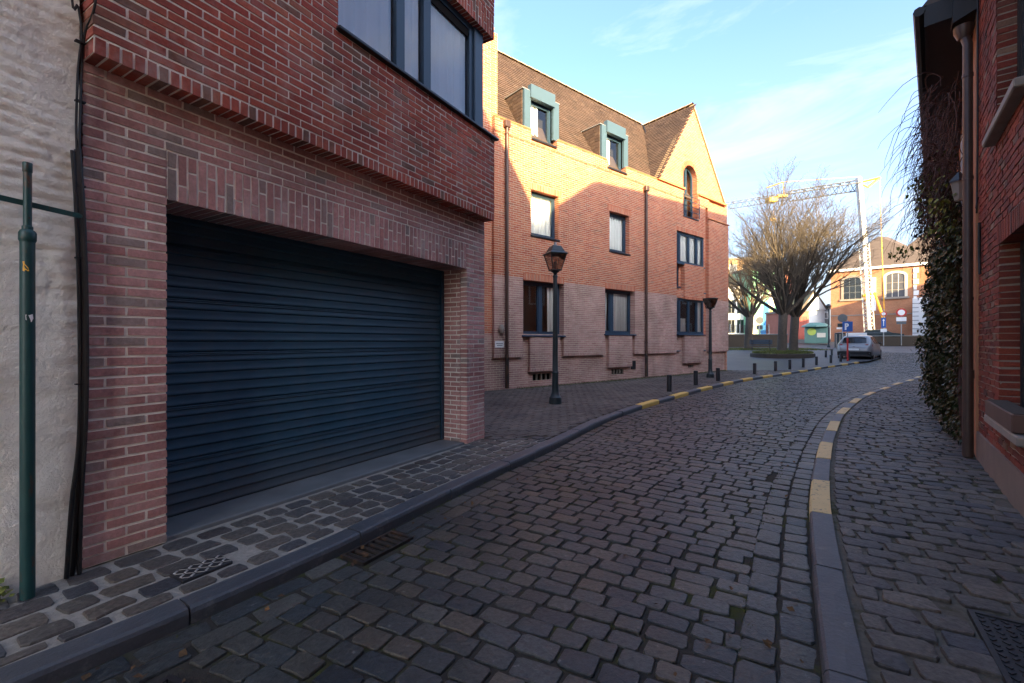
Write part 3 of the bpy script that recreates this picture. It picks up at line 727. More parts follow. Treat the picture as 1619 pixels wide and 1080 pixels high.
b.build('upper_core', M['brick_side'], gb)
b = MB(); b.bev((-.05, UY-.05, 8.0), (SE+.05, 7.05, 8.1), .01); b.build('parapet_coping', M['bluestone'], gb)
b = MB(); b.bev((S0+.004, .03, -.06), (S1-.004, .55, .022), .006); b.build('doorstep', M['slab'], gb, label='worn bluestone doorstep under the garage door')
# garage door: ribbed slats
gd = empty('garage_door', (0, 0, 0), parent=gb); gd['label'] = 'dark blue ribbed steel garage door'
N = 28; hs = (2.235-.022)/N; prof_n = []
for i in range(N):
    z0 = .024+i*hs; lip = (i % 5 == 4)
    pr = [(0, 0), (-.004, .003), (-.0125, .009), (-.0145, .016), (-.0105, .026), (-.006, .040), (-.004, hs-.014), (-.004, hs-.006), (-.002, hs-.001), (0, hs)]
    if lip: pr = pr[:6] + [(-.004, hs-.026), (-.014, hs-.022), (-.012, hs-.016), (-.001, hs-.013), (-.001, hs-.011), (-.014, hs-.008), (-.012, hs-.003), (0, hs)]
    mb = MB(); nseg = 1
    rings = [[(x, .40+py_, z0+pz) for py_, pz in pr] + [(x, .42, z0+hs), (x, .42, z0)] for x in (S0-.03, S1+.03)]
    mb.loft(rings, True); mb.build('slat', M['door_blue'], gd, smooth=True)
mb = MB(); mb.box((S0-.03, .395, .021), (S1+.03, .418, .026)); mb.build('bottom_seal', M['rubber'], gd)
mb = MB(); mb.box((S1-.14, .386, .19), (S1-.08, .398, .215)); mb.build('maker_plate', M['sign_back'], gd)
for xx in (S0+.002, S1-.042):
    mb = MB(); mb.box((xx, .36, .03), (xx+.04, .386, 2.2)); mb.build('guide_rail', M['frame_blue'], gd)
# upper corner window
ww = window(gb, 1.60, 3.70, 3.95, 5.25, -.06, mulls=(2.43, 2.835), fw=.075, mw=.115, curt=[(1.62, 3.66, 3.97, 5.16)], room=True, inner=0.0, glass='glass_sky')
b = MB(); b.bev((3.70, -.09, 3.95), (3.885, .05, 5.25), .008); b.build('corner_post', M['frame_blue'], ww)
b = MB(); b.box((3.70, .051, 3.95), (3.86, 1.6, 5.25)); b.build('side_panel', M['frame_blue'], ww)
b = MB(); b.bev((1.58, UY-.045, 3.935), (SE+.05, .06, 3.965), .006); b.build('sill', M['sill_dark'], ww)
b = MB(); b.box((1.66, -.045, 5.08), (3.62, -.03, 5.18)); b.build('roller_blind', M['interior'], ww)

# ------------------------------------------------------------------ whitewashed wall at far left
wh = empty('whitewashed_wall', (F1o[0]-.03*F1d[0], F1o[1]-.03*F1d[1], 0), A1, label='rough whitewashed brick wall at the left edge beside the black cables', cat='wall')
V, Fq = [], []; nxs, nzs = 110, 330; xs = np.linspace(-4.2, 0.0, nxs)
xs = np.r_[np.linspace(-4.2, -.9, 40), np.linspace(-.87, 0.012, 70)]
zs = np.linspace(-.03, 5.2, nzs)
from mathutils import noise as mn
def whd(x, z):
    zz = z+.03*x+.012*math.sin(x*7+z*3)
    c = zz/.068; i = math.floor(c); f = c-i
    u = x/.21+(.5 if i % 2 else 0); g = u-math.floor(u)
    grv = min(1, f/.22, (1-f)/.22); gv2 = min(1, g/.08, (1-g)/.08)
    m = mn.noise(Vector((x*3, z*3, 0)))*.012+mn.noise(Vector((x*11, z*14, 4)))*.006+mn.noise(Vector((i*1.7, math.floor(u)*2.3, 9)))*.007
    e = max(0.0, min(1, (z-1.05)/.2))                        # smooth plaster low down, bricks show above
    e *= max(.08, min(1, .45+1.3*mn.noise(Vector((x*2.2, z*1.6, 2)))))
    r_ = .004*e*(min(grv, .6+.4*gv2))
    bulge = .03*math.exp(-((z-.4)/.35)**2)*max(0, 1-abs(x)/1.2)
    return m*.8+r_*2.9
vs_ = []; fs = []
for z in zs:
    for x in xs:
        sh = -.06*math.exp(-max(0, (z-.05))/.28)*(1 if x > -.01 else max(0, 1+x/.25))
        vs_.append((x+sh*.9, -.012-whd(x, z), z))
for j in range(nzs-1):
    for i in range(len(xs)-1):
        a_ = j*len(xs)+i; fs.append((a_, a_+1, a_+len(xs)+1, a_+len(xs)))
b = MB(); b.add(vs_, fs); b.build('wall_face', M['white_wall'], wh, smooth='all')
b = MB(); b.box((-4.2, .03, -.03), (-.012, 5.0, 5.2)); b.build('wall_body', M['white_wall'], wh)

# green iron post, strap, cables
gp = empty('iron_post', (-2.44, 2.292, 0), A1, label='green painted rusty iron pipe with collar standing against white wall', cat='pipe')
b = MB(); b.lathe([(.0285, 0), (.0285, 1.80)], n=18); b.build('lower_pipe', M['pipe_green'], gp, smooth=True)
b = MB(); b.lathe([(.029, 1.79), (.0335, 1.80), (.0335, 1.835), (.028, 1.848), (.021, 1.853), (.021, 1.868), (.017, 1.873)], n=18); b.build('collar', M['pipe_green'], gp, smooth=True)
b = MB(); b.lathe([(.0165, 1.86), (.0165, 2.145)], n=14); b.build('upper_pipe', M['pipe_green'], gp, smooth=True)
b = MB(); b.lathe([(.0165, 2.14), (.019, 2.145), (.019, 2.185), (.0175, 2.19), (.0, 2.19)], n=14); b.build('cap', M['pipe_green'], gp, smooth=True)
for z in (2.09, 1.91):
    b = MB(); b.tube([(.002, -.014, z), (.002, -.020, z)], .004, 8); b.build('bolt', M['iron'], gp)
b = MB(); b.prism([(-.30, 1.995), (.20, 1.96), (.215, 1.967), (.215, 1.98), (.20, 1.987), (-.30, 2.022)], .017, .022); b.build('strap', M['pipe_green'], gp, label='flat green iron strap across the pipe')
def sticker(pts, z, mat, label, a0):
    mb = MB(); P = []
    for (u, v) in pts:
        an = a0+u/.034; P.append((math.cos(an)*.0291, math.sin(an)*.0291, z+v))
    mb.add(P, [tuple(range(len(P)))]); mb.build('sticker', mat, gp, label=label)
sticker([(-.012, -.022), (-.004, -.026), (.002, -.016), (.010, -.024), (.016, -.022), (.012, -.006), (.004, .004), (-.002, .012), (-.004, .026), (-.012, .024), (-.010, .008)], 1.665, M['yellow_plain'], 'small torn yellow sticker', R(-118))
sticker([(-.012, -.012), (.012, -.022), (.022, -.004), (.018, .018), (.004, .012), (-.014, .014)], 1.41, M['white'], 'torn white sticker', R(-95))
cb = empty('cable_bundle', (F1o[0], F1o[1], 0), A1, label='black cables in conduits running down between white wall and brick', cat='cables')
def cab(pts, r_): 
    b = MB(); P = []
    pts = [Vector(p) for p in pts]
    for i in range(len(pts)-1):
        for k in range(6):
            t = k/6; p0 = pts[max(i-1, 0)]; p1 = pts[i]; p2 = pts[i+1]; p3 = pts[min(i+2, len(pts)-1)]
            P.append(.5*((2*p1)+(p2-p0)*t+(2*p0-5*p1+4*p2-p3)*t*t+(3*p1-p0-3*p2+p3)*t**3))
    P.append(pts[-1]); b.tube(P, r_, 8); b.build('cable', M['cable'], cb, smooth=True)
cab([(-.055, -.03, 0), (-.035, -.035, .35), (-.012, -.045, .9), (-.008, -.045, 1.5), (-.02, -.045, 1.95), (-.036, -.045, 2.35)], .0135)
cab([(-.082, -.05, 0), (-.06, -.05, .4), (-.026, -.045, .8), (-.026, -.045, 1.5), (-.04, -.045, 2.05), (-.055, -.045, 2.34)], .011)
cab([(-.028, -.05, 0), (-.020, -.05, .4), (-.002, -.06, .9), (-.001, -.06, 1.5), (-.012, -.055, 2.0), (-.03, -.05, 2.36)], .010)
cab([(-.036, -.045, 2.3), (-.04, -.045, 2.5), (-.032, -.045, 2.8), (-.016, -.04, 3.0), (-.03, -.04, 3.15), (-.06, -.04, 3.3), (-.06, -.04, 5.1)], .006)
cab([(-.03, -.05, 2.3), (-.022, -.05, 2.7), (-.006, -.045, 3.0), (.0, -.2, 3.2), (-.004, -.2, 4), (-.004, -.2, 5.1)], .006)
for z in (1.05, 1.75, 2.15, 2.62, 2.95):
    b = MB(); b.box((-.045, -.058, z), (-.002, -.03, z+.008)); b.build('cable_clip', M['cable'], cb)

# ------------------------------------------------------------------ apartment building with gable and dormers
ap = empty('apartment_building', (F2o[0], F2o[1], 0), A2, label='red brick apartment building with brown tiled roof, two blue dormers and pointed gable', cat='building')
W = Wall(); FY = -.10; E1 = 12.48
P_ = 'brick_warm_pale'; Q_ = 'brick_warm'
W.bond(-3.2, 12.40, 0, 1.5, 0, P_, edge=(False, True, .2), holes=[(.98, 1.72, .17, .38), (4.5, 5.15, .2, .38), (9.3, 9.75, .22, .38)])
W.bond(-3.2, -.45, 1.5, 9.5, 0, Q_, holes=[(-2.0, -.85, 6.98, 8.36)])
panels = [(-.45, .55), (2.15, 4.05), (5.65, 8.3), (10.75, E1)]
for a_, b_ in panels:
    W.soldier(a_, b_, .86, .955, FY, P_, depth=.12)
    W.bond(a_, b_, .955, 3.05, FY, P_, edge=(True, True, .2))
for a_, b_, zt in ((.80, 1.97, 1.45), (4.24, 5.48, 1.5), (8.85, 10.3, 1.56)):
    W.soldier(a_, b_, .44, .535, FY-.015, P_, depth=.12)
    W.bond(a_, b_, .535, zt, FY-.015, P_, edge=(True, True, .11))
W.soldier(.55, 2.15, 3.0, 3.2, FY, Q_, depth=.3); W.soldier(4.05, 5.65, 3.02, 3.22, FY, Q_, depth=.3)
opA, opB = (.84, 1.92, 4.28, 5.56), (4.27, 5.33, 4.27, 5.58)
hol = [opA, opB, (.55, 2.15, 3.05, 3.2), (4.05, 5.65, 3.05, 3.22), (.74, 2.02, 5.56, 5.75), (4.17, 5.43, 5.58, 5.78)]
W.bond(-.45, 8.3, 3.05, 6.84, FY, Q_, edge=(True, True, .2), holes=hol)
W.soldier(.74, 2.02, 5.56, 5.75, FY, Q_, depth=.24); W.soldier(4.17, 5.43, 5.58, 5.78, FY, Q_, depth=.24)
W.bond(-.45, 10.75, 6.84, 7.2, FY-.02, Q_, edge=(True, False, .2), holes=[(.84, 1.85, 6.98, 7.3), (4.2, 5.12, 6.98, 7.3), (8.8, 9.86, 6.2, 7.3)])
# column with the bay windows
W.bond(8.3, 10.75, 3.0, 4.4, .06, Q_, holes=[(8.42, 8.72, 3.3, 4.4), (10.42, 10.62, 3.3, 4.4)])
W.bond(8.3, 8.85, 2.98, 3.3, FY+.03, Q_); W.bond(10.3, 10.55, 2.98, 3.3, FY+.03, Q_)
W.bond(8.85, 10.3, 3.02, 4.34, FY-.015, Q_, edge=(True, True, .2)); W.soldier(8.85, 10.3, 2.96, 3.02+.035, FY-.018, Q_, depth=.12)
W.soldier(8.3, 10.48, 5.56, 5.75, FY, Q_, depth=.24)
W.bond(8.3, 10.48, 5.75, 6.84, FY, Q_, edge=(False, True, .2), holes=[(8.8, 9.86, 6.2, 7.3)])
W.bond(10.48, 10.75, 0, 6.84, .04, Q_); W.bond(10.75, 12.46, 6.4, 7.25, FY+.05, Q_, edge=(True, True, .2))
W.bond(10.75, E1, 3.05, 6.4, FY, Q_, edge=(True, True, .2))
# gable
AX, AZ, GL, GRT, GZ = 9.5, 10.72, 7.0, 12.14, 7.25
def gb_bound(z):
    f = (z-GZ)/(AZ-GZ); return (GL+(AX-GL)*f, GRT+(AX-GRT)*f)
acx, acz, ar = 9.33, 7.76, .53
def archhole(z):
    if z < acz: return (acx-ar, acx+ar)
    d = (ar+.17)**2-(z-acz)**2
    return (acx-math.sqrt(d), acx+math.sqrt(d)) if d > 0 else None
W.bond(GL, GRT, GZ, AZ, FY+.02, Q_, bound=gb_bound, holes=[archhole], edge=(False, False, .2))
for k in range(28):                                       # voussoirs round the arch
    t0, t1 = math.pi*k/28+.012, math.pi*(k+1)/28-.012
    cc = []
    for y_ in (FY+.015, FY+.24):
        cc.append([(acx+r_*math.cos(t), y_, acz+r_*math.sin(t)) for r_, t in ((ar, t0), (ar, t1), (ar+.17, t1), (ar+.17, t0))])
    q = cc; c8 = np.array([q[0][1], q[0][0], q[1][0], q[1][1], q[0][2], q[0][3], q[1][3], q[1][2]])
    W.b.append((c8, Q_))
W.mort.add([(acx+r_*math.cos(math.pi*k/28), FY+.024, acz+r_*math.sin(math.pi*k/28)) for k in range(29) for r_ in (ar+.003, ar+.172)], [(2*k, 2*k+1, 2*k+3, 2*k+2) for k in range(28)])
W.mort.add([(acx+(ar+.003)*math.cos(math.pi*k/28), y_, acz+(ar+.003)*math.sin(math.pi*k/28)) for k in range(29) for y_ in (FY+.024, FY+.3)], [(2*k, 2*k+2, 2*k+3, 2*k+1) for k in range(28)])
W.bond(-.05, .30, 6.2, acz, 0, Q_, xf=lambda a_, d_, z_: (acx+ar+d_, a_, z_))
W.finish(ap, M['mortar_warm'], pxmin=796)
b = MB()
b.box((-3.15, .5, .0), (12.36, 9.0, 7.1)); b.box((-3.15, .5, 7.1), (-.5, 9.0, 9.48))
b.build('core', M['brick_warm_tex'], ap)
b = MB(); b.prism([(GL+.03, 7.12), (GRT-.05, 7.12), (AX, AZ-.05)], .42, 2.6); b.build('gable_core', M['brick_warm_tex'], ap)
# right end return wall of the building
b = MB(); b.box((12.33, -.04, 0), (12.47, 9.0, 7.2)); b.build('end_wall', M['brick_warm_tex'], ap)
# tower coping with steps
b = MB(); b.box((-3.2, -.05, 9.9), (-.66, .4, 9.96)); b.box((-.67, -.05, 9.5), (-.41, .4, 9.56)); b.build('tower_coping', M['terracotta'], ap)
Wt = Wall(); Wt.bond(-3.2, -.70, 9.5, 9.9, 0, Q_, edge=(False, True, .2)); Wt.bond(-.45, -.24, 6.84, 9.5, .03, Q_, edge=(False, True, .3)); Wt.finish(ap, M['mortar_warm'], nmax=0)
b = MB(); b.box((-3.1, .02, 9.4), (-.72, 3, 9.88)); b.build('tower_core', M['brick_warm_tex'], ap)
b = MB(); b.box((-.44, .05, 7.1), (-.25, 2.4, 9.49)); b.build('tower_cheek', M['brick_warm_tex'], ap)
window(ap, -2.0, -.85, 6.98, 8.36, .14, fw=.06, curt=None)
# ledges
b = MB(); b.prism([(6.95, 7.2), (8.8, 7.2), (8.8, 7.27), (6.95, 7.27)], FY-.09, FY+.03); b.build('gable_ledge', M['terracotta'], ap)
b = MB(); b.prism([(9.86, 7.2), (12.2, 7.2), (12.2, 7.27), (9.86, 7.27)], FY-.09, FY+.06); b.build('gable_ledge', M['terracotta'], ap)
b = MB(); b.box((10.72, FY-.04, 6.4), (12.53, FY+.06, 6.44)); b.build('pier_coping', M['terracotta'], ap)
for a_, c_ in ((-.45, .82), (1.88, 4.15), (5.15, 6.98)):
    b = MB(); b.box((a_, FY-.035, 7.2), (c_, FY+.2, 7.225)); b.build('parapet_coping', M['terracotta'], ap)
# verge strips of the gable
for (xa, xb) in ((GL-.02, AX), (GRT+.03, AX)):
    b = MB(); sgn = 1 if xb > xa else -1
    b.loft([[(xa, FY-.03, GZ-.02), (xa, FY+.14, GZ-.02), (xa-sgn*.035, FY+.14, GZ+.01), (xa-sgn*.035, FY-.03, GZ+.01)], [(xb, FY-.03, AZ-.02), (xb, FY+.14, AZ-.02), (xb-sgn*.01, FY+.14, AZ+.05), (xb-sgn*.01, FY-.03, AZ+.05)]])
    b.build('verge', M['ridge'], ap)
# roofs: tiles one by one
class Tiles:
    def __init__(s): s.t = []
    def plane(s, O, U, V_, inside, tw=.2, ex=.115, th=.018):
        O, U, V_ = map(np.array, (O, U, V_)); lu, lv = np.linalg.norm(U), np.linalg.norm(V_); u, v = U/lu, V_/lv; n_ = np.cross(u, v)
        if n_[2] < 0: n_ = -n_
        for r_ in range(int(lv/ex)+1):
            for c_ in range(-1, int(lu/tw)+1):
                a_ = c_*tw+(tw/2 if r_ % 2 else 0); b_ = r_*ex
                if not inside(a_+tw/2, b_+ex/2): continue
                j = rng.uniform(-.003, .003)
                q = lambda x, y, h: O+u*x+v*y+n_*h
                lo = th+.012+j; hi = .004
                s.t.append(np.array([q(a_+.003, b_, 0.006), q(a_+tw-.003, b_, 0.006), q(a_+tw-.003, b_+ex*1.5, -.004), q(a_+.003, b_+ex*1.5, -.004), q(a_+.003, b_, lo), q(a_+tw-.003, b_, lo), q(a_+tw-.003, b_+ex*1.5, hi), q(a_+.003, b_+ex*1.5, hi)]))
RD_, RZ = 2.25, 10.77                                    # ridge depth and height
Wr = Wall(); T = Tiles()
# main slope from parapet (z 7.1,y .05) to ridge, x -.24..9.5
slope = np.array([0, RD_-.02, RZ-7.05]); LV = np.linalg.norm(slope)
def in_main(a_, b_):
    x = -.24+a_; z = 7.05+b_/LV*(RZ-7.05); gx = GL+(AX-GL)*(z-GZ)/(AZ-GZ)
    if x > gx-.02 or x < -.22 or b_ > LV-.02: return False
    for (x0, x1) in ((.66, 1.92), (3.95, 5.27)):
        if x0 < x < x1 and z < 8.42: return False
    return True
T.plane((-.24, .02, 7.05), (10, 0, 0), slope, in_main)
# left slope of the cross gable: runs from front verge back to the main roof
gs = np.array([AX-GL, 0, AZ-GZ]); LG = np.linalg.norm(gs)
def in_gab(a_, b_):
    z = GZ+b_/LG*(AZ-GZ); ymax = .02+(RD_-.02)*(z-7.05)/(RZ-7.05)
    return a_ < ymax-FY+.02 and b_ < LG-.02
T.plane((GL-.05, FY+.03, GZ-.02), (0, 2.6, 0), gs, in_gab)
for t in T.t: Wr.b.append((t, 'tile'))
gs2 = np.array([AX-GRT, 0, AZ-GZ]); 
Wr.finish(ap, M['mortar'], name='roof_tile', joined='roof_tiles', pxmin=790)
b = MB()
b.add([(-.26, .0, 7.02), (9.6, .0, 7.02), (9.6, RD_, RZ-.03), (-.26, RD_, RZ-.03), (-.26, 4.5+.0, 7.02), (9.6, 4.5, 7.02)], [(0, 1, 2, 3), (3, 2, 5, 4), (0, 3, 4)])
b.add([(GL-.06, FY+.03, GZ-.04), (AX, FY+.03, AZ-.03), (AX, 4.6, AZ-.03), (GL-.06, 4.6, GZ-.04), (GRT+.06, FY+.03, GZ-.04), (GRT+.06, 4.6, GZ-.04)], [(0, 1, 2, 3), (1, 4, 5, 2), (3, 2, 5)])
b.build('roof', M['tile_back'], ap)
def ridge(p, q, n):
    p, q = Vector(p), Vector(q)
    for k in range(n):
        a_, c_ = p.lerp(q, k/n), p.lerp(q, (k+1)/n)
        mb = MB(); d = (c_-a_).normalized(); sd = d.cross(Vector((0, 0, 1)))
        rings = []
        for e, r_ in ((a_, .10), (c_+d*.02, .085)):
            rings.append([e+sd*(r_*math.cos(t))+Vector((0, 0, r_*.75*math.sin(t)-.02)) for t in [math.pi*m/6 for m in range(7)]])
        mb.loft(rings, False, closed=False); mb.build('ridge_tile', M['ridge'], ap, smooth=True)
ridge((-.24, RD_, RZ+.02), (AX-.1, RD_, RZ+.02), 26)
ridge((AX, FY+.0, AZ+.08), (AX, RD_, AZ+.06), 7)
b = MB(); b.tube([(GL-.02, .02, 7.22), (GL+1.2, .85, 8.75), (AX-.05, RD_-.05, RZ)], .035, 6); b.build('valley_flashing', M['black_metal'], ap)
# dormers
def dormer(x0, x1, xi0, xi1):
    d = empty('dormer', (0, 0, 0), parent=ap)
    yf = FY+.03; zt = 8.32
    b = MB(); b.box((x0, yf, 7.2), (xi0, yf+.08, zt)); b.build('side_panel', M['dormer_blue'], d)
    b = MB(); b.box((xi1, yf, 7.2), (x1, yf+.08, zt)); b.build('side_panel', M['dormer_blue'], d)
    b = MB(); b.box((xi0-.03, yf-.05, 8.13), (xi1+.03, yf+.10, 8.5)); b.build('header_panel', M['dormer_blue'], d)
    window(d, xi0, xi1, 6.98, 8.14, yf+.13, fw=.07, inner=.035, curt=[(xi0+.03, xi0+.45, 7.05, 8.1)], sill=(xi0-.03, xi1+.06, .24, 'sill_dark'), mat='frame_blue', flat=True)
    # tile-hung cheeks, board by board
    for side, xx in ((-1, x0), (1, x1)):
        nrow = 11; hh = (zt-7.2)/nrow
        for k in range(nrow):
            z0 = 7.2+k*hh; yend = .02+(RD_-.02)*(z0+hh*.5-7.05)/(RZ-7.05)+.05
            y_ = yf+.08
            while y_ < yend:
                ye = min(yend, y_+.2)
                if ye-y_ > .04:
                    m_ = MB(); m_.box((xx+side*.0, y_+.004, z0), (xx+side*(.03 if True else 0), ye-.004, z0+hh-.008)); m_.build('cheek_tile', M['tile'], d)
                y_ += .2
    b = MB(); b.add([(x0+.01, yf+.08, zt), (x1-.01, yf+.08, zt), (x1-.01, .95, zt+.02), (x0+.01, .95, zt+.02)], [(0, 1, 2, 3)]); 
    b.add([(x0-.05, yf+.02, zt+.005), (x1+.05, yf+.02, zt+.005), (x1+.05, .98, zt+.03), (x0-.05, .98, zt+.03), (x0-.05, yf+.02, zt+.03), (x1+.05, yf+.02, zt+.03), (x1+.05, .98, zt+.055), (x0-.05, .98, zt+.055)], [(0, 3, 2, 1), (4, 5, 6, 7), (0, 1, 5, 4), (1, 2, 6, 5), (2, 3, 7, 6), (3, 0, 4, 7)])
    b.build('dormer_roof', M['zinc'], d)
    b = MB(); b.tube([(x0-.55, .10, 7.28), (x0-.32, .06, 7.22), (x0-.1, FY+.1, 7.23)], .022, 6); b.build('flashing', M['zinc'], d)
dormer(.62, 1.97, .86, 1.74); dormer(3.92, 5.30, 4.17, 5.08)
# windows
window(ap, .55, 2.15, 1.47, 3.0, .10, mulls=(1.36,), fw=.07, mw=.12, curt=[(1.72, 2.0, 1.55, 2.95)], inner=.04, sill=(.5, 2.2, .24, 'frame_blue'))
window(ap, 4.05, 5.65, 1.54, 3.02, .10, mulls=(4.62,), fw=.07, mw=.16, curt=[(4.12, 4.5, 1.6, 2.95), (4.75, 5.6, 1.6, 2.95)], inner=.04, sill=(4.0, 5.7, .24, 'frame_blue'))
window(ap, .84, 1.92, 4.28, 5.56, .06, fw=.07, curt=[(.9, 1.88, 4.33, 5.52)], inner=.04, sill=(.82, 1.96, .2, 'sill_dark'))
window(ap, 4.27, 5.33, 4.27, 5.58, .06, fw=.07, curt=[(4.3, 5.3, 4.3, 5.54)], inner=.04, sill=(4.25, 5.37, .2, 'sill_dark'))
window(ap, 8.38, 10.44, 1.58, 2.98, -.03, mulls=(8.62, 9.3, 9.92), fw=.06, mw=.07, curt=[(8.7, 9.2, 1.6, 2.2), (10.0, 10.4, 1.6, 2.9)], inner=.04, sill=(8.36, 10.46, .12, 'frame_blue'))
window(ap, 8.38, 10.44, 4.34, 5.56, -.03, mulls=(8.62, 9.3, 9.92), fw=.06, mw=.07, curt=[(8.7, 9.9, 4.4, 5.5), (10.0, 10.4, 4.4, 5.5)], inner=.04, sill=(8.36, 10.46, .08, 'frame_blue'))
for (a_, c_, z0, z1) in ((8.38, 8.56, .95, 1.52), (10.40, 10.52, .95, 1.52), (8.42, 8.6, 3.42, 4.28), (10.42, 10.54, 3.3, 4.28)):
    window(ap, a_, c_, z0, z1, .02, fw=.03, inner=0, sill=(a_-.06, c_+.06, .10, 'frame_blue'))
# arched window with juliet balcony
aw = MB(); no, ni = [], []
for k in range(17):
    t = math.pi*k/16; no.append((acx+ar*math.cos(t), acz+ar*math.sin(t))); ni.append((acx+(ar-.07)*math.cos(t), acz+(ar-.07)*math.sin(t)))
no = [(acx+ar, 6.22)]+no+[(acx-ar, 6.22)]; ni = [(acx+ar-.07, 6.29)]+ni+[(acx-ar+.07, 6.29)]
n_ = len(no); vs_ = [(p[0], y_, p[1]) for y_ in (.12, .19) for p in no] + [(p[0], y_, p[1]) for y_ in (.12, .19) for p in ni]
fs = []
for k in range(n_):
    k2 = (k+1) % n_; fs += [(k, k2, 2*n_+k2, 2*n_+k), (2*n_+k, 2*n_+k2, 3*n_+k2, 3*n_+k)]
aw.add(vs_, fs); awo = aw.build('arched_window', M['frame_blue'], ap)
b = MB(); b.add([(p[0], .16, p[1]) for p in ni], [tuple(range(n_))]); b.build('pane', M['glass'], awo)
b = MB(); b.box((acx-.05, .11, 6.28), (acx+.05, .18, acz+ar-.06)); b.build('mullion', M['frame_blue'], awo)
b = MB(); b.add([(p[0], .33, p[1]) for p in no], [tuple(range(n_))]); b.build('room_backing', M['interior'], awo)
b = MB(); b.bev((acx-ar-.03, FY-.03, 6.17), (acx+ar+.06, .16, 6.215), .006); b.build('sill', M['sill_dark'], awo)
bal = empty('balcony_rail', (0, 0, 0), parent=ap)
for z in (6.42, 6.62, 6.82, 7.02):
    b = MB(); b.tube([(acx-ar-.06, FY-.05, z), (acx+ar+.06, FY-.05, z)], .013, 6); b.build('rail', M['frame_blue'], bal)
for x in (acx-ar-.05, acx, acx+ar+.05):
    b = MB(); b.box((x-.012, FY-.055, 6.24), (x+.012, FY-.03, 7.05)); b.build('post', M['frame_blue'], bal)
# cellar vents
for (a_, c_, z0, z1, nb) in ((.98, 1.72, .17, .38, 4), (4.5, 5.15, .2, .38, 4), (9.3, 9.75, .22, .38, 3)):
    v = MB(); v.box((a_, .07, z0), (c_, .1, z1)); vo = v.build('cellar_vent', M['void'], ap)
    for k in range(nb+1):
        x = a_+(c_-a_-.02)*k/nb; m_ = MB(); m_.box((x, .02, z0), (x+.03, .08, z1)); m_.build('bar', M['stone_sill'], vo)
b = MB(); b.bev((5.57, -.03, .33), (5.80, .01, .62), .006); b.build('wall_box', M['black_metal'], ap, label='small dark grille on the plinth')
# downpipes
def downpipe(x, y_, z1, z0=.05, r_=.045, elbow=True, parent=ap, mat='pipe_brown', cl=True, shoe=True):
    d = empty('downpipe', (0, 0, 0), parent=parent)
    b = MB(); b.tube([(x, y_, z1), (x, y_, z0+.45)], r_, 12); b.build('pipe', M[mat], d, smooth=True)
    b = MB(); b.tube([(x, y_, z0+.9), (x, y_, z0)], r_+.012, 12); b.build('standpipe', M['iron'] if shoe else M[mat], d, smooth=True)
    b = MB(); b.bev((x-.09, y_-.07, z1-.03), (x+.09, y_+.07, z1+.16), .015); b.build('hopper', M[mat], d)
    for k in range(4):
        z = z0+1.2+(z1-z0-1.4)*k/3; m_ = MB(); m_.tube([(x, y_, z), (x, y_, z+.03)], r_+.01, 12); m_.build('bracket', M[mat], d)
downpipe(-.08, FY-.075, 7.0); downpipe(6.22, FY-.075, 6.62)
# wall lamp, sign by the entrance
b = MB(); b.lathe([(.0, -.12), (.05, -.11), (.075, -.06), (.08, 0), (.075, .06), (.05, .11), (.0, .12)], (-.24, FY-.035, 1.62), 14); b.build('wall_lamp', M['stone_sill'], ap, smooth=True, label='oval bulkhead lamp beside the downpipe')
sg = MB(); sg.box((-.43, FY-.014, 1.13), (-.13, FY-.002, 1.30)); sgo = sg.build('sign_plate', M['white'], ap, label='small white notice with two lines of dark print')
for z, a_, c_ in ((1.235, -.40, -.18), (1.185, -.37, -.20)):
    k = 0; x = a_
    while x < c_:
        wd = random.uniform(.012, .03); m_ = MB(); m_.box((x, FY-.0165, z-.012), (x+wd, FY-.0142, z+.014)); m_.build('lettering', M['sign_back'], sgo); x += wd+.008
# ------------------------------------------------------------------ houses along the right pavement
RH = empty('brick_house', (5.10, 4.97, 0), math.atan2(-.7752, -.6317), label='dark old red brick house at the right edge with stone window sills', cat='house')
W = Wall(); B_ = 'brick_old'
lo_op = (1.10, 2.25, .62, 2.17); up_op = (.985, 2.15, 3.2, 4.75)
hl = [lo_op, up_op, (1.02, 2.33, 2.17, 2.36), (.92, 2.22, 4.75, 4.93), (3.2, 4.3, .62, 2.17), (3.2, 4.3, 3.2, 4.75)]
W.bond(-.02, 4.9, .30, 5.55, 0, B_, holes=hl, L=.195, H=.0625, J=.013, edge=(True, True, .22), mrec=.009, wob=.003, depth=.06)
W.soldier(1.02, 2.33, 2.17, 2.36, -.002, B_, depth=.22, W=.062); W.soldier(.92, 2.22, 4.75, 4.93, -.002, B_, depth=.22, W=.062)
W.finish(RH, M['mortar_dirty'])
b = MB(); b.prism([(-.03, -.05), (4.9, -.05), (4.9, .30), (-.03, .305)], -.018, .3); b.build('plinth', M['grey_render'], RH)
b = MB(); b.box((0, .5, 0), (4.88, 9, 5.6)); b.build('core', M['brick_front_tex'], RH)
b = MB(); b.box((-.02, .02, .3), (.0, 9, 5.6)); b.build('end_wall', M['brick_side'], RH)
for (a_, c_, z0, z1) in (lo_op, up_op, (3.2, 4.3, .62, 2.17), (3.2, 4.3, 3.2, 4.75)):
    window(RH, a_, c_, z0, z1, .13, mulls=((a_+c_)/2,), fw=.07, mat='dark_wood', inner=.03, curt=[(a_+.1, a_+.35, z0+.05, z1-.1)] if z0 > 3 else None)
    b = MB(); b.bev((a_-.09, -.085, z0-.075), (c_+.09, .15, z0-.003), .01); b.build('stone_sill', M['stone_sill'], RH)
pb = MB(); pb.bev((1.12, -.09, .625), (2.22, .06, .76), .006); pbo = pb.build('window_box', M['planter_wood'], RH)
b = MB(); b.box((1.13, -.075, .76), (2.2, .05, .765)); b.build('soil', M['soil'], pbo)
b = MB()
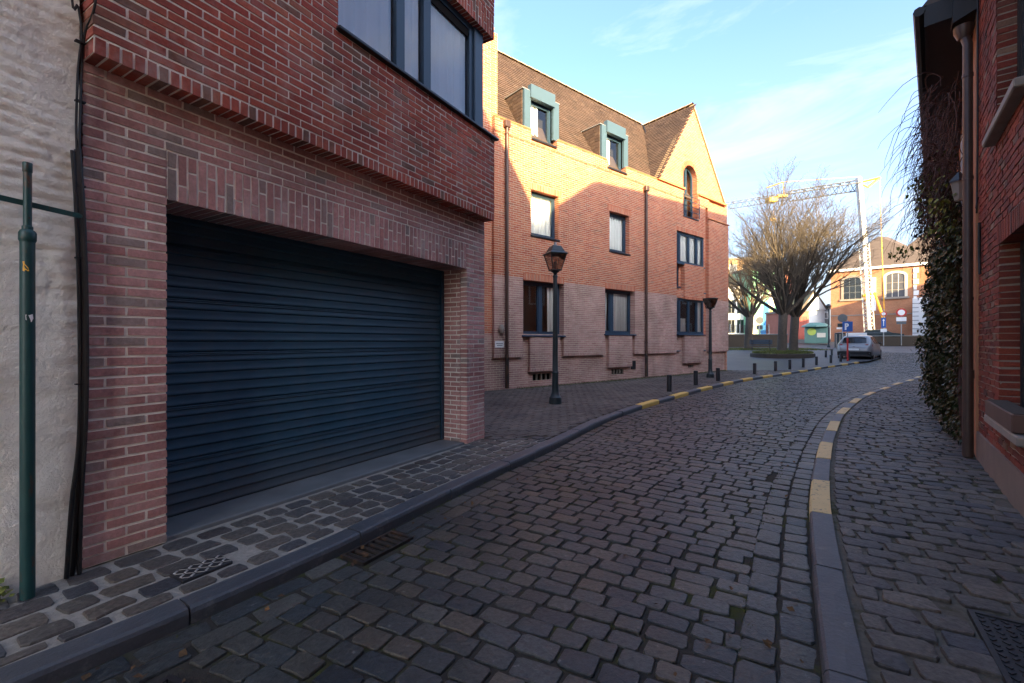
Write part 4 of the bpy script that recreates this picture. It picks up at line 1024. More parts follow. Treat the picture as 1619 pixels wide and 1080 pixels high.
b.add([(-.02, -.25, 5.62), (4.9, -.25, 5.62), (4.9, 4.5, 9.5), (2.2, 4.5, 10.9), (-.02, 4.5, 10.9), (-.02, 9.2, 5.62), (4.9, 9.2, 5.62), (4.9, 4.4, 5.62)],
      [(0, 1, 2, 3, 4), (4, 3, 2, 6, 5), (0, 4, 5), (1, 6, 2), (0, 5, 6, 1)]); b.build('roof', M['slate'], RH)
b = MB(); b.box((.0, -.3, 5.45), (4.9, -.02, 5.6)); b.build('eaves_gutter', M['dark_wood'], RH)
# drain pipe and cables on the corner
RP = empty('drainpipe', (5.13, 5.08, 0), math.atan2(-.7752, -.6317), label='tall brown drainpipe on the corner between brick house and ivy', cat='pipe')
b = MB(); b.tube([(0, -.03, .95), (0, -.03, 4.62), (-.02, -.06, 4.75)], .043, 14); b.build('pipe', M['pipe_brown'], RP, smooth=True)
b = MB(); b.tube([(0, -.03, 0), (0, -.03, .93)], .048, 14); b.build('standpipe', M['pipe_brown'], RP, smooth=True)
b = MB(); b.tube([(0, -.03, .88), (0, -.03, .97)], .054, 14); b.build('joint', M['pipe_brown'], RP, smooth=True)
b = MB(); b.lathe([(.052, 4.70), (.085, 4.78), (.09, 4.84), (.07, 4.85)], (-.02, -.06, 0), 14); b.build('hopper', M['pipe_brown'], RP, smooth=True)
b = MB(); b.add([(-.10, -.16, 4.86), (.10, -.16, 4.86), (.14, .1, 4.95), (-.10, .1, 4.95), (-.10, -.16, 5.15), (.10, -.16, 5.15), (.14, .1, 5.25), (-.10, .1, 5.25)], [(0, 3, 2, 1), (4, 5, 6, 7), (0, 1, 5, 4), (1, 2, 6, 5), (2, 3, 7, 6), (3, 0, 4, 7)]); b.build('gutter_end', M['dark_wood'], RP)
for z in (1.75, 3.1, 4.25):
    b = MB(); b.tube([(0, -.03, z), (0, -.03, z+.035)], .049, 14); b.build('bracket', M['pipe_brown'], RP)
CB = empty('wall_cable', (5.10, 4.97, 0), math.atan2(-.7752, -.6317), label='thin black cable and conduit on the brick beside the brown drainpipe', cat='cable')
b = MB(); b.tube([(.10, -.02, 5.3), (.09, -.02, 4.6), (.085, -.02, 3.4), (.09, -.025, 2.9), (.12, -.03, 2.75), (.10, -.03, 2.68), (.07, -.03, 2.74), (.09, -.02, 2.85)], .009, 6); b.build('cable', M['cable'], CB)
b = MB(); b.tube([(.20, -.022, 2.55), (.21, -.022, 2.2), (.25, -.022, 2.0)], .014, 8); b.build('conduit', M['cable'], CB)

NH = empty('rendered_house', (5.12, 5.02, 0), math.atan2(-.732, -.681), label='orange rendered house with deep dark eaves behind the hanging vines', cat='house')
b = MB(); b.box((-12, 0, 0), (0, 9, 5.3)); b.build('wall', M['orange_render'], NH)
b = MB(); b.box((-12, -.40, 4.97), (-.02, 0, 5.0)); b.build('soffit', M['dark_wood'], NH)
b = MB(); b.box((-12.0, -.425, 4.955), (.0, -.40, 5.19)); b.build('fascia', M['dark_wood'], NH)
b = MB(); b.box((-.02, -.40, 4.96), (.0, 0, 5.2)); b.build('barge_board', M['dark_wood'], NH)
b = MB(); b.tube([(-12, -.47, 5.15), (.02, -.47, 5.15)], .055, 8); b.build('gutter', M['dark_wood'], NH)
b = MB(); b.add([(-12, -.45, 5.2), (0, -.45, 5.2), (0, 4.5, 10.9), (-12, 4.5, 10.9), (0, 9.4, 5.2), (-12, 9.4, 5.2)], [(0, 1, 2, 3), (3, 2, 4, 5), (1, 4, 2), (0, 3, 5), (0, 5, 4, 1)]); b.build('roof', M['slate'], NH)
for (a_, c_, z0, z1) in ((-3.2, -2.2, .9, 2.5), (-6.2, -5.2, .9, 2.5), (-3.2, -2.2, 3.2, 4.5), (-6.2, -5.2, 3.2, 4.5), (-9.5, -8.5, 3.2, 4.5)):
    window(NH, a_, c_, z0, z1, -.03, mulls=((a_+c_)/2,), fw=.06, mat='white', room=False, glass='car_glass')
WLn = empty('wall_lantern', (5.12-.681*-.62-.732*.12, 5.02+.732*.62+.681*.12, 2.98), math.atan2(-.732, -.681), label='white and black wall lantern half hidden by the brown drainpipe', cat='lantern')
b = MB(); b.lathe([(.025, .02), (.045, .04), (.08, .24), (.088, .25)], n=6); b.build('glass_body', M['stone_sill'], WLn)
b = MB(); b.lathe([(.10, .25), (.096, .27), (.04, .34), (.018, .37), (.0, .38)], n=6); b.build('lantern_cap', M['black_metal'], WLn)
b = MB(); b.tube([(0, .12, .05), (0, .05, -.06), (0, 0, -.03)], .012, 6); b.build('bracket', M['black_metal'], WLn)

for q in range(3):
    O3 = (14.68+.78*13*q, 15.26+.626*13*q)
    R3 = empty('row_house', (O3[0], O3[1], G(O3[1]+6)), math.atan2(-.626, -.78), label=('brick row house directly beyond the ivy house, hidden from this view', 'brick row house in the middle of the hidden row on the right', 'last brick row house of the hidden row, nearest the square')[q], cat='house', group='row houses on the right side')
    b = MB(); b.box((-12.98, 0, -1), (0, 9, 6.2)); b.build('wall', M['brick_front_tex'], R3)
    b = MB(); b.add([(-13, -.3, 6.2), (0, -.3, 6.2), (0, 4.5, 10.9), (-13, 4.5, 10.9), (0, 9.3, 6.2), (-13, 9.3, 6.2)], [(0, 1, 2, 3), (3, 2, 4, 5), (1, 4, 2), (0, 3, 5), (0, 5, 4, 1)]); b.build('roof', M['slate'], R3)
    for k in range(4):
        for z in (1.0, 3.8): window(R3, -12+3.1*k, -10.8+3.1*k, z, z+1.5, -.03, mulls=(-11.4+3.1*k,), mat='white', room=False, glass='car_glass')
R0 = empty('gabled_house', (5.10-.6317*4.92, 4.97-.7752*4.92, 0), math.atan2(-.7752, -.6317), label='tall gabled brick house behind the viewpoint on the right side', cat='house')
b = MB(); b.box((.02, 0, 0), (7.2, 4.5, 9.45)); b.build('wall', M['brick_front_tex'], R0)
b = MB(); b.prism([(-.02, 9.45), (7.25, 9.45), (3.6, 14.2)], -.1, 4.5); b.build('roof', M['slate'], R0)
for k in range(3):
    for z in (1.0, 4.0, 7.0): window(R0, .7+2.3*k, 1.7+2.3*k, z, z+1.6, -.03, mulls=(1.2+2.3*k,), mat='white', room=False, glass='car_glass')
# house out of sight right of the square, whose roof shades the foot of the hall
R4 = empty('square_house', (50.5, 38, 0), R(20), label='brick house on the right side of the square outside the view', cat='house')
b = MB(); b.box((0, 0, 0), (13, 9, 9.3)); b.build('wall', M['brick_front_tex'], R4)
b = MB(); b.add([(-.2, -.3, 9.3), (13.2, -.3, 9.3), (13.2, 4.5, 12.6), (-.2, 4.5, 12.6), (13.2, 9.3, 9.3), (-.2, 9.3, 9.3)], [(0, 1, 2, 3), (3, 2, 4, 5), (1, 4, 2), (0, 3, 5), (0, 5, 4, 1)]); b.build('roof', M['slate'], R4)
for k in range(4):
    for z in (1.8, 5.0): window(R4, 1+3.1*k, 2.2+3.1*k, z, z+1.7, -.03, mulls=(1.6+3.1*k,), mat='white', room=False, glass='car_glass')

# ------------------------------------------------------------------ ivy and vines
def leaves(parent, name, mat, P, N, size, seed=1, n=None):
    r_ = np.random.default_rng(seed); n = len(P)
    a1 = np.cross(N, r_.normal(size=(n, 3))); a1 /= np.linalg.norm(a1, axis=1)[:, None]; a2 = np.cross(N, a1)
    s_ = (size*r_.uniform(.55, 1.3, n))[:, None]
    drop = np.array([0, 0, -.25])
    V = np.stack([P-a1*s_*.5, P+a2*s_*.42+N*s_*.06, P+a1*s_*.55+N*s_*-.12, P-a2*s_*.42+N*s_*.06], 1).reshape(-1, 3)
    Fq = np.arange(4*n).reshape(-1, 4); T = np.vstack([Fq[:, [0, 1, 2]], Fq[:, [0, 2, 3]]])
    rr = r_.random(n); return link(name, arrays_mesh(name, V, T, np.r_[rr, rr], mat), parent, kind='stuff')
IV = empty('ivy', (5.12, 5.02, 0), math.atan2(-.732, -.681), label='dark green ivy mass covering the house wall beside the brown drainpipe', cat='ivy')
r_ = np.random.default_rng(5); n = 24000
x = -.45-r_.random(n)**.8*6.0; z = r_.random(n)**.85*3.75
bul = (.20+.34*np.sin(np.clip((-.3-x)/1.4, 0, 1.57)))*(1-.45*np.clip((z-2.2)/1.6, 0, 1))*(.75+.25*np.sin(x*3.1+z*2.3))*np.where(z < .35, .62+z, 1)
bul = bul*(.8+.35*np.sin(z*4.7+x*1.7)*.5)
y = -bul*(r_.random(n)**.35)-.02+r_.normal(0, .03, n)
keep = z < 3.0+.5*np.sin(x*2.2)+.25*r_.random(n)
P = np.column_stack([x, y, np.maximum(z, .05)])[keep]; N = np.column_stack([r_.normal(0, .5, n), -np.ones(n), r_.normal(.45, .5, n)])[keep]; N /= np.linalg.norm(N, axis=1)[:, None]
leaves(IV, 'foliage', M['leaf'], P, N, .066, 3)
for k in range(9):
    x0 = -.7-.55*k; b = MB(); pts = [(x0, -.06, 0)]
    for q in range(1, 9): pts.append((x0+.10*math.sin(q*1.3+k), -.06-.05*math.sin(q*.8), .38*q))
    b.tube(pts, [.028*(1-.08*q) for q in range(9)], 6); b.build('stem', M['vine'], IV)
VN = empty('hanging_vine', (5.12, 5.02, 0), math.atan2(-.732, -.681), label='bare reddish creeper twigs hanging from the dark eaves above the ivy', cat='vine')
b = MB(); r_ = random.Random(11)
for k in range(800):
    x0 = -.9-5.2*r_.random(); z0 = 4.75-1.5*r_.random()**1.5; y0 = -.05-.38*r_.random()
    p = Vector((x0, y0, z0)); d = Vector((r_.gauss(0, .4), -r_.random()*.55, r_.gauss(0, .4))).normalized(); pts = [p.copy()]
    ln = r_.choice((.3, .45, .6, .75, .95)); m_ = 8
    for q in range(m_):
        d = (d+Vector((r_.gauss(0, .22), r_.gauss(0, .2), -.36))).normalized(); p = p+d*ln/m_; pts.append(p.copy())
    b.tube(pts, [.0065-.0045*q/m_ for q in range(m_+1)], 3, caps=False)
b.build('twigs', M['vine'], VN, kind='stuff')
for k in range(7):
    x0 = -1.2-.7*k; b = MB(); pts = []
    for q in range(12): pts.append((x0+.16*math.sin(q*.9+k*2), -.10-.16*math.sin(q*.5+k)-.02*q, 2.2+.22*q))
    b.tube(pts, [.016-.0008*q for q in range(12)], 5); b.build('stem', M['vine'], VN)
n = 1500; r_ = np.random.default_rng(8); x = -.9-r_.random(n)*4.2; z = 2.75+r_.random(n)*1.1; y = -.1-r_.random(n)*.45
N = np.column_stack([r_.normal(0, .5, n), -np.ones(n), r_.normal(.4, .5, n)]); N /= np.linalg.norm(N, axis=1)[:, None]
leaves(VN, 'dry_leaves', pieces('dry_vine_leaf', [(0, (.09, .05, .03)), (.5, (.06, .035, .025)), (1, (.08, .09, .03))], bump=0), np.column_stack([x, y, z]), N, .06, 9)
n = 240; r_ = np.random.default_rng(12); cl = r_.integers(0, 4, n); cs = np.array([(-.95, -.32, 3.05), (-1.0, -.30, 2.75), (-2.4, -.75, 2.7), (-1.3, -.4, 3.4)])
P = cs[cl]+r_.normal(0, .10, (n, 3))*np.array([1.3, 1, .7]); N = np.column_stack([r_.normal(0, .5, n), -np.ones(n), r_.normal(.4, .5, n)]); N /= np.linalg.norm(N, axis=1)[:, None]
leaves(VN, 'green_sprays', M['leaf_yellow'], P, N, .07, 13)

# ------------------------------------------------------------------ covers and gratings
g1 = empty('gully_grate', (GR1[0], GR1[1], -.062), GR1[2], label='rusty iron gully grate with thick bars against the left kerb', cat='grate')
b = MB(); b.box((-.21, -.10, -.12), (.21, .10, -.10)); b.build('pit', M['void'], g1)
for (p, q) in (((-.22, -.105, -.1), (.22, -.085, .0)), ((-.22, .085, -.1), (.22, .105, .0)), ((-.22, -.085, -.1), (-.2, .085, 0)), ((.2, -.085, -.1), (.22, .085, 0))):
    b = MB(); b.box(p, q); b.build('frame', M['iron'], g1)
for k in range(7):
    x = -.18+.06*k; b = MB(); b.tube([(x*.95, -.085, -.015), (x*.95, .085, -.015)], .015, 8); b.build('bar', M['iron'], g1, smooth=True)
g2 = empty('square_grate', (GR2[0], GR2[1], -.062), GR2[2], label='small dark square drain grate at the bottom edge near the kerb', cat='grate')
b = MB(); b.box((-.15, -.12, -.1), (.15, .12, -.08)); b.build('pit', M['void'], g2)
for (p, q) in (((-.17, -.14, -.1), (.17, -.118, 0)), ((-.17, .118, -.1), (.17, .14, 0)), ((-.17, -.118, -.1), (-.148, .118, 0)), ((.148, -.118, -.1), (.17, .118, 0))):
    b = MB(); b.box(p, q); b.build('frame', M['iron_dark'], g2)
for k in range(8):
    x = -.13+.037*k; b = MB(); b.box((x-.009, -.118, -.03), (x+.009, .118, -.004)); b.build('bar', M['iron_dark'], g2)
for yk in (-.04, .04):
    b = MB(); b.box((-.148, yk-.008, -.028), (.148, yk+.008, -.002)); b.build('cross_bar', M['iron_dark'], g2)
mh = empty('inspection_cover', (MH[0], MH[1], .006), MH[2], label='small chequered metal cover set in the cobbles before the brick pier', cat='cover')
b = MB(); b.bev((-.13, -.075, -.03), (.13, .075, .004), .004); b.build('plate', M['iron_dark'], mh)
for i in range(7):
    for j in range(4):
        x, y_ = -.108+.036*i, -.054+.036*j; s_ = 1 if (i+j) % 2 else -1
        b = MB(); c_, d_ = .017*math.cos(s_*.7), .017*math.sin(s_*.7)
        b.add([(x-c_-.004, y_-d_+.004, .003), (x+c_-.004, y_+d_+.004, .003), (x+c_+.004, y_+d_-.004, .003), (x-c_+.004, y_-d_-.004, .003), (x-c_*.8-.004, y_-d_*.8+.004, .0075), (x+c_*.8-.004, y_+d_*.8+.004, .0075), (x+c_*.8+.004, y_+d_*.8-.004, .0075), (x-c_*.8+.004, y_-d_*.8-.004, .0075)], [(4, 5, 6, 7), (0, 1, 5, 4), (1, 2, 6, 5), (2, 3, 7, 6), (3, 0, 4, 7)])
        b.build('tread', M['tread_plate'], mh)
cv = empty('manhole_cover', (CV[0], CV[1], 0), CV[2], label='large dark studded manhole cover in the right pavement', cat='cover')
b = MB(); b.box((-.32, -.25, -.04), (.32, .25, .006)); b.build('plate', M['iron_dark'], cv)
for (p, q) in (((-.345, -.275, -.04), (.345, -.254, .012)), ((-.345, .254, -.04), (.345, .275, .012)), ((-.345, -.254, -.04), (-.324, .254, .012)), ((.324, -.254, -.04), (.345, .254, .012))):
    b = MB(); b.box(p, q); b.build('frame', M['iron_dark'], cv)
me = None
for i in range(16):
    for j in range(13):
        if me is None:
            b = MB(); b.box((-.012, -.006, .006), (.012, .006, .0105)); me = b.mesh('stud', M['iron_dark'])
        o = link('stud', me, cv); o.location = (-.30+.04*i, -.24+.04*j, 0); o.rotation_euler = (0, 0, .78 if (i+j) % 2 else -.78)

# ------------------------------------------------------------------ lamp posts, bollards
def lamp_post(x, y_, h, lab, tinted=True, cap=True):
    root = empty('street_lamp', (x, y_, G(y_)), R(20), label=lab, cat='street lamp', group='lantern posts along the left pavement')
    hp = h-.62
    b = MB(); b.lathe([(.135, 0), (.135, .03), (.125, .10), (.128, .13), (.10, .16), (.075, .24), (.070, .30)], n=20); b.build('base', M['lamp_metal'], root, smooth=True)
    b = MB(); b.lathe([(.070, .29), (.064, .62), (.072, .63), (.074, .65), (.060, .67), (.057, 1.0), (.044, hp-.12), (.040, hp-.10)], n=20); b.build('pole', M['lamp_metal'], root, smooth=True)
    b = MB(); b.lathe([(.043, hp-.12), (.055, hp-.11), (.055, hp-.09), (.036, hp-.06), (.045, hp-.02), (.085, hp+.0), (.10, hp+.03)], n=16); b.build('neck', M['lamp_metal'], root, smooth=True)
    z0, z1, w0, w1 = hp+.03, hp+.36, .095, .175
    ln = empty('lantern', (0, 0, 0), parent=root)
    cs = [(-1, -1), (1, -1), (1, 1), (-1, 1)]
    for k in range(4):
        a_, c_ = cs[k], cs[(k+1) % 4]
        b = MB(); b.add([(a_[0]*w0*.98, a_[1]*w0*.98, z0), (c_[0]*w0*.98, c_[1]*w0*.98, z0), (c_[0]*w1*.98, c_[1]*w1*.98, z1), (a_[0]*w1*.98, a_[1]*w1*.98, z1)], [(0, 1, 2, 3)]); b.build('pane', M['lamp_glass'], ln)
        b = MB(); b.tube([(a_[0]*w0, a_[1]*w0, z0), (a_[0]*w1, a_[1]*w1, z1)], .010, 5); b.build('corner_bar', M['lamp_metal'], ln)
    b = MB()
    for w, z, nm in ((w0, z0, 'lower_rim'), (w1, z1, 'upper_rim')):
        b = MB(); q = math.sqrt(2); b.lathe([((w-.012)*q, z-.01), ((w+.012)*q, z-.01), ((w+.012)*q, z+.012), ((w-.012)*q, z+.012), ((w-.012)*q, z-.01)], n=4, ph=math.pi/4, caps=False); b.build(nm, M['lamp_metal'], ln)
    b = MB(); b.lathe([(.012, z0), (.03, z0+.05), (.032, z0+.17), (.0, z0+.2)], n=10); b.build('bulb', M['curtain'], ln, smooth=True)
    if cap:
        b = MB(); q = math.sqrt(2); b.lathe([((w1+.03)*q, z1), ((w1+.03)*q, z1+.012), (w1*q*.86, z1+.05), (.09*q, z1+.17), (.06*q, z1+.175)], n=4, ph=math.pi/4); b.build('roof', M['lamp_metal'], root)
        b = MB(); b.lathe([(.045, z1+.17), (.045, z1+.20), (.028, z1+.21), (.028, z1+.26), (.0, z1+.265)], n=12); b.build('finial', M['galv'], root, smooth=True)
    else:
        b = MB(); q = math.sqrt(2); b.lathe([((w1+.012)*q, z1), ((w1+.012)*q, z1+.012), (w1*q*.6, z1+.03), (.0, z1+.035)], n=4, ph=math.pi/4); b.build('roof', M['lamp_metal'], root)
    return root
lamp_post(.90, 9.47, 3.36, 'nearest dark lantern post with peaked cap before the brick apartment building')
lamp_post(7.08, 16.25, 3.08, 'lantern post with flat top near the corner of the brick building', cap=False)
p3 = at(1310, 548, 44.5); lamp_post(p3.x, 44.5, 4.3, 'distant lantern post across the square beside the grey recycling corner')
bol0 = None
BOLL = [((4.06, 11.75), 'nearest black bollard, first in the row along the yellow kerb'), ((5.43, 13.45), 'second black bollard from the near end, left of the flat topped lamp'), ((6.72, 14.85), 'black bollard standing right in front of the flat topped lamp base'), ((9.57, 17.95), 'first black bollard past the corner of the brick building'), ((11.26, 19.45), 'black bollard before the left end of the grassy tree bed'), ((12.51, 20.5), 'black bollard before the middle of the grassy tree bed'), ((13.82, 21.6), 'black bollard before the right half of the grassy tree bed'), ((15.45, 23.1), 'black bollard just right of the grassy tree bed'), ((17.2, 24.55), 'black bollard left of the parking sign on the yellow kerb'), ((18.45, 25.55), 'black bollard touching the left of the red sign post in view'), ((19.6, 26.5), 'black bollard right of the red sign post before the silver car'), ((20.34, 29.5), 'black bollard back from the kerb, left of the silver car'), ((22.2, 31.6), 'farthest black bollard, behind the left rear of the silver car')]
for (x, y_), lab in BOLL:
    if bol0 is None:
        bol0 = empty('bollard', (x, y_, G(y_)), label=lab, cat='bollard', group='black bollards along the yellow kerb')
        b = MB(); b.lathe([(.062, 0), (.062, .36), (.060, .365)], n=14); b.build('post', M['black_metal'], bol0, smooth=True)
        b = MB(); b.lathe([(.060, .365), (.064, .37), (.064, .41), (.055, .43), (.0, .435)], n=14); b.build('cap', M['black_metal'], bol0, smooth=True)
    else:
        o = copy_tree(bol0); o.location = (x, y_, G(y_)); o['label'] = lab
# ------------------------------------------------------------------ trees, tree bed
def tree(name, base, h, seed, lean, fork, nl, lab, spread, group=None, trunk_r=.24, bed=0.0):
    r_ = random.Random(seed); root = empty(name, base, label=lab, cat='tree', group=group)
    trunk = MB(); crown = MB(); cnt = [0]
    tp = [Vector((0, 0, -.1)), Vector((lean[0]*.3, lean[1]*.3, fork*.5)), Vector((lean[0], lean[1], fork))]
    trunk.tube([tp[0], tp[0].lerp(tp[1], .12)] + [tp[1], tp[2]], [trunk_r*1.35, trunk_r*1.08, trunk_r*.95, trunk_r*1.0], 12); 
    def br(p, d, ln, rad, lev):
        n = 7 if lev < 2 else 5; pts = [p.copy()]; rr = [rad]; dd = d.copy()
        kids = []
        for i in range(n):
            wob = (.06, .08, .10, .14)[min(lev, 3)]
            dd = (dd+Vector((r_.gauss(0, wob), r_.gauss(0, wob), r_.gauss(0, wob*.5)+(.05 if lev < 2 else .03)))).normalized()
            p = p+dd*ln/n; pts.append(p.copy()); f = (i+1)/n; rr.append(max(.006, rad*(1-.72*f)))
            if lev < 3:
                m_ = (2, 2, 2, 1)[lev] if f > .25 else 0
                for _ in range(m_):
                    if r_.random() < (.8, .8, .62, .7)[lev]: kids.append((p.copy(), dd.copy(), f, rr[-1]))
        (trunk if lev == 0 else crown).tube(pts, rr, (8, 6, 4, 3, 3)[lev], caps=False)
        for (q, dq, f, rq) in kids:
            ax = Vector((r_.gauss(0, 1), r_.gauss(0, 1), r_.gauss(0, .6))); ax = (ax-dq*ax.dot(dq)).normalized()
            an = r_.uniform(.30, .75); nd = (dq*math.cos(an)+ax*math.sin(an)).normalized()
            l2 = ln*r_.uniform(.38, .62)*(1.1-.35*f); 
            if l2 > .16: br(q, nd, l2, max(.008, rq*r_.uniform(.5, .72)), lev+1)
    for k in range(nl):
        az = 2*math.pi*(k+r_.uniform(-.25, .25))/nl; tilt = r_.uniform(.15, spread)*(1.12 if k % 3 == 0 else 1) if k else .08
        d = Vector((math.sin(tilt)*math.cos(az)+lean[0]*.12, math.sin(tilt)*math.sin(az), math.cos(tilt)))
        start = tp[2]+Vector((math.cos(az), math.sin(az), -r_.random()*.9))*trunk_r*.55
        br(start, d.normalized(), (h-fork)*r_.uniform(.70, .92)*(1-.16*tilt), trunk_r*r_.uniform(.34, .52), 0)
    trunk.build('trunk', M['bark'], root, smooth='all'); crown.build('crown', M['twig'], root, smooth='all', kind='stuff')
    return root
TA = at(1236, 560, 30.2); TB = at(1254, 559, 31.4); TC = at(1183, 552, 41)
tree('bare_tree', (TA.x, 30.2, G(30.2)+.2), 10.4, 3, (.10, 0), 2.7, 13, 'large bare tree with smooth grey trunk, left of the two in the grassy bed', 1.0, trunk_r=.27)
tree('bare_tree', (TB.x, 31.4, G(31.4)+.2), 9.9, 8, (.22, .1), 2.6, 12, 'large bare tree leaning right, the right one of two in the grassy bed', .92, trunk_r=.27)
tree('bare_tree', (TC.x, 41, G(41)), 8.6, 21, (.15, 0), 3.0, 8, 'smaller bare tree further back beside the dark bench', .9, trunk_r=.33)
bd = empty('tree_bed', (TA.x+.1, 30.3, G(30.3)), R(35), label='raised grassy bed with low dark kerb round the two big trees', cat='planter')
def ell(a_, b_, z, n=40, w=.0): return [(a_*math.cos(2*math.pi*k/n)*(1+w*math.sin(3*k)), b_*math.sin(2*math.pi*k/n), z) for k in range(n)]
b = MB(); b.loft([ell(2.55, 1.7, -.3), ell(2.55, 1.7, .20), ell(2.50, 1.65, .22), ell(2.40, 1.55, .22)], True); b.build('edging', M['soil'], bd)
b = MB(); b.loft([ell(2.42, 1.57, .20), ell(2.2, 1.4, .27), ell(1.2, .8, .33)], True); b.build('turf', M['grass'], bd)
def grass(parent, name, n, fn, hgt=.10, seed=1, mat='grass'):
    r_ = np.random.default_rng(seed); P = np.array([fn(r_) for _ in range(n)]); a_ = r_.random(n)*6.28
    d = np.column_stack([np.cos(a_), np.sin(a_), np.zeros(n)])*.012*(hgt/.1); lean = r_.normal(0, .35, (n, 2))*hgt; hh = hgt*r_.uniform(.5, 1.3, n)
    V = np.stack([P-d, P+d, P+np.column_stack([lean, hh])], 1).reshape(-1, 3)
    return link(name, arrays_mesh(name, V, np.arange(3*n).reshape(-1, 3), r_.random(n), M[mat]), parent, kind='stuff')
def f_bed(r_):
    a_ = r_.random()*6.283; q = math.sqrt(r_.random())*.98; return (2.45*q*math.cos(a_), 1.6*q*math.sin(a_), .23+.1*(1-q))
grass(bd, 'grass', 9000, f_bed, .13, 4)
# grass and moss along walls and kerb joints
def f_wall(r_):
    s_ = .3+r_.random()*12; p = F2o+F2d*s_-F2i*(.02+abs(r_.normal(0, .14))); return (p[0], p[1], G(p[1])-.004)
g_ = grass(None, 'wall_foot_grass', 5000, f_wall, .035, 9); props(g_, 'thin moss and grass along the foot of the apartment wall', 'grass', kind='stuff')
def f_plz(r_):
    return (lambda y_: (TC.x-6+r_.random()*12, y_, G(y_)-.004))(38.5+r_.random()*3.5)
g_ = grass(None, 'square_grass', 6000, f_plz, .12, 10); props(g_, 'patchy yellow green grass on the square by the bench', 'grass', kind='stuff')
def f_joint(r_):
    k = int(r_.integers(0, len(J_))); p = J_[k]; return (p[0]+r_.normal(0, .012), p[1]+r_.normal(0, .012), -.082)
J_ = [(LX(y_)+.02+random.random()*.02, y_) for y_ in np.arange(2.2, 8, .13) if random.random() < .45] + [(LX(y_)+random.random()*2.2, y_) for y_ in np.arange(1.6, 6, .02) if random.random() < .4] + [(RX(y_)-.34-random.random()*.02, y_) for y_ in np.arange(2, 9, .1)]
g_ = grass(None, 'joint_moss', 2600, f_joint, .018, 15); props(g_, 'tufts of moss in the joints of the cobbled road', 'moss', kind='stuff')
wd = empty('weed', (-2.56, 2.24, 0), label='small yellow green weed at the foot of the green pipe', cat='plant')
n = 60; r_ = np.random.default_rng(2); P = r_.normal(0, 1, (n, 3))*np.array([.035, .035, .02])+np.array([0, -.0, .045]); P[:, 2] = np.abs(P[:, 2]); N = np.column_stack([r_.normal(.3, .4, n), r_.normal(-.4, .4, n), np.ones(n)]); N /= np.linalg.norm(N, axis=1)[:, None]
leaves(wd, 'leaves', M['leaf_yellow'], P, N, .032, 4)

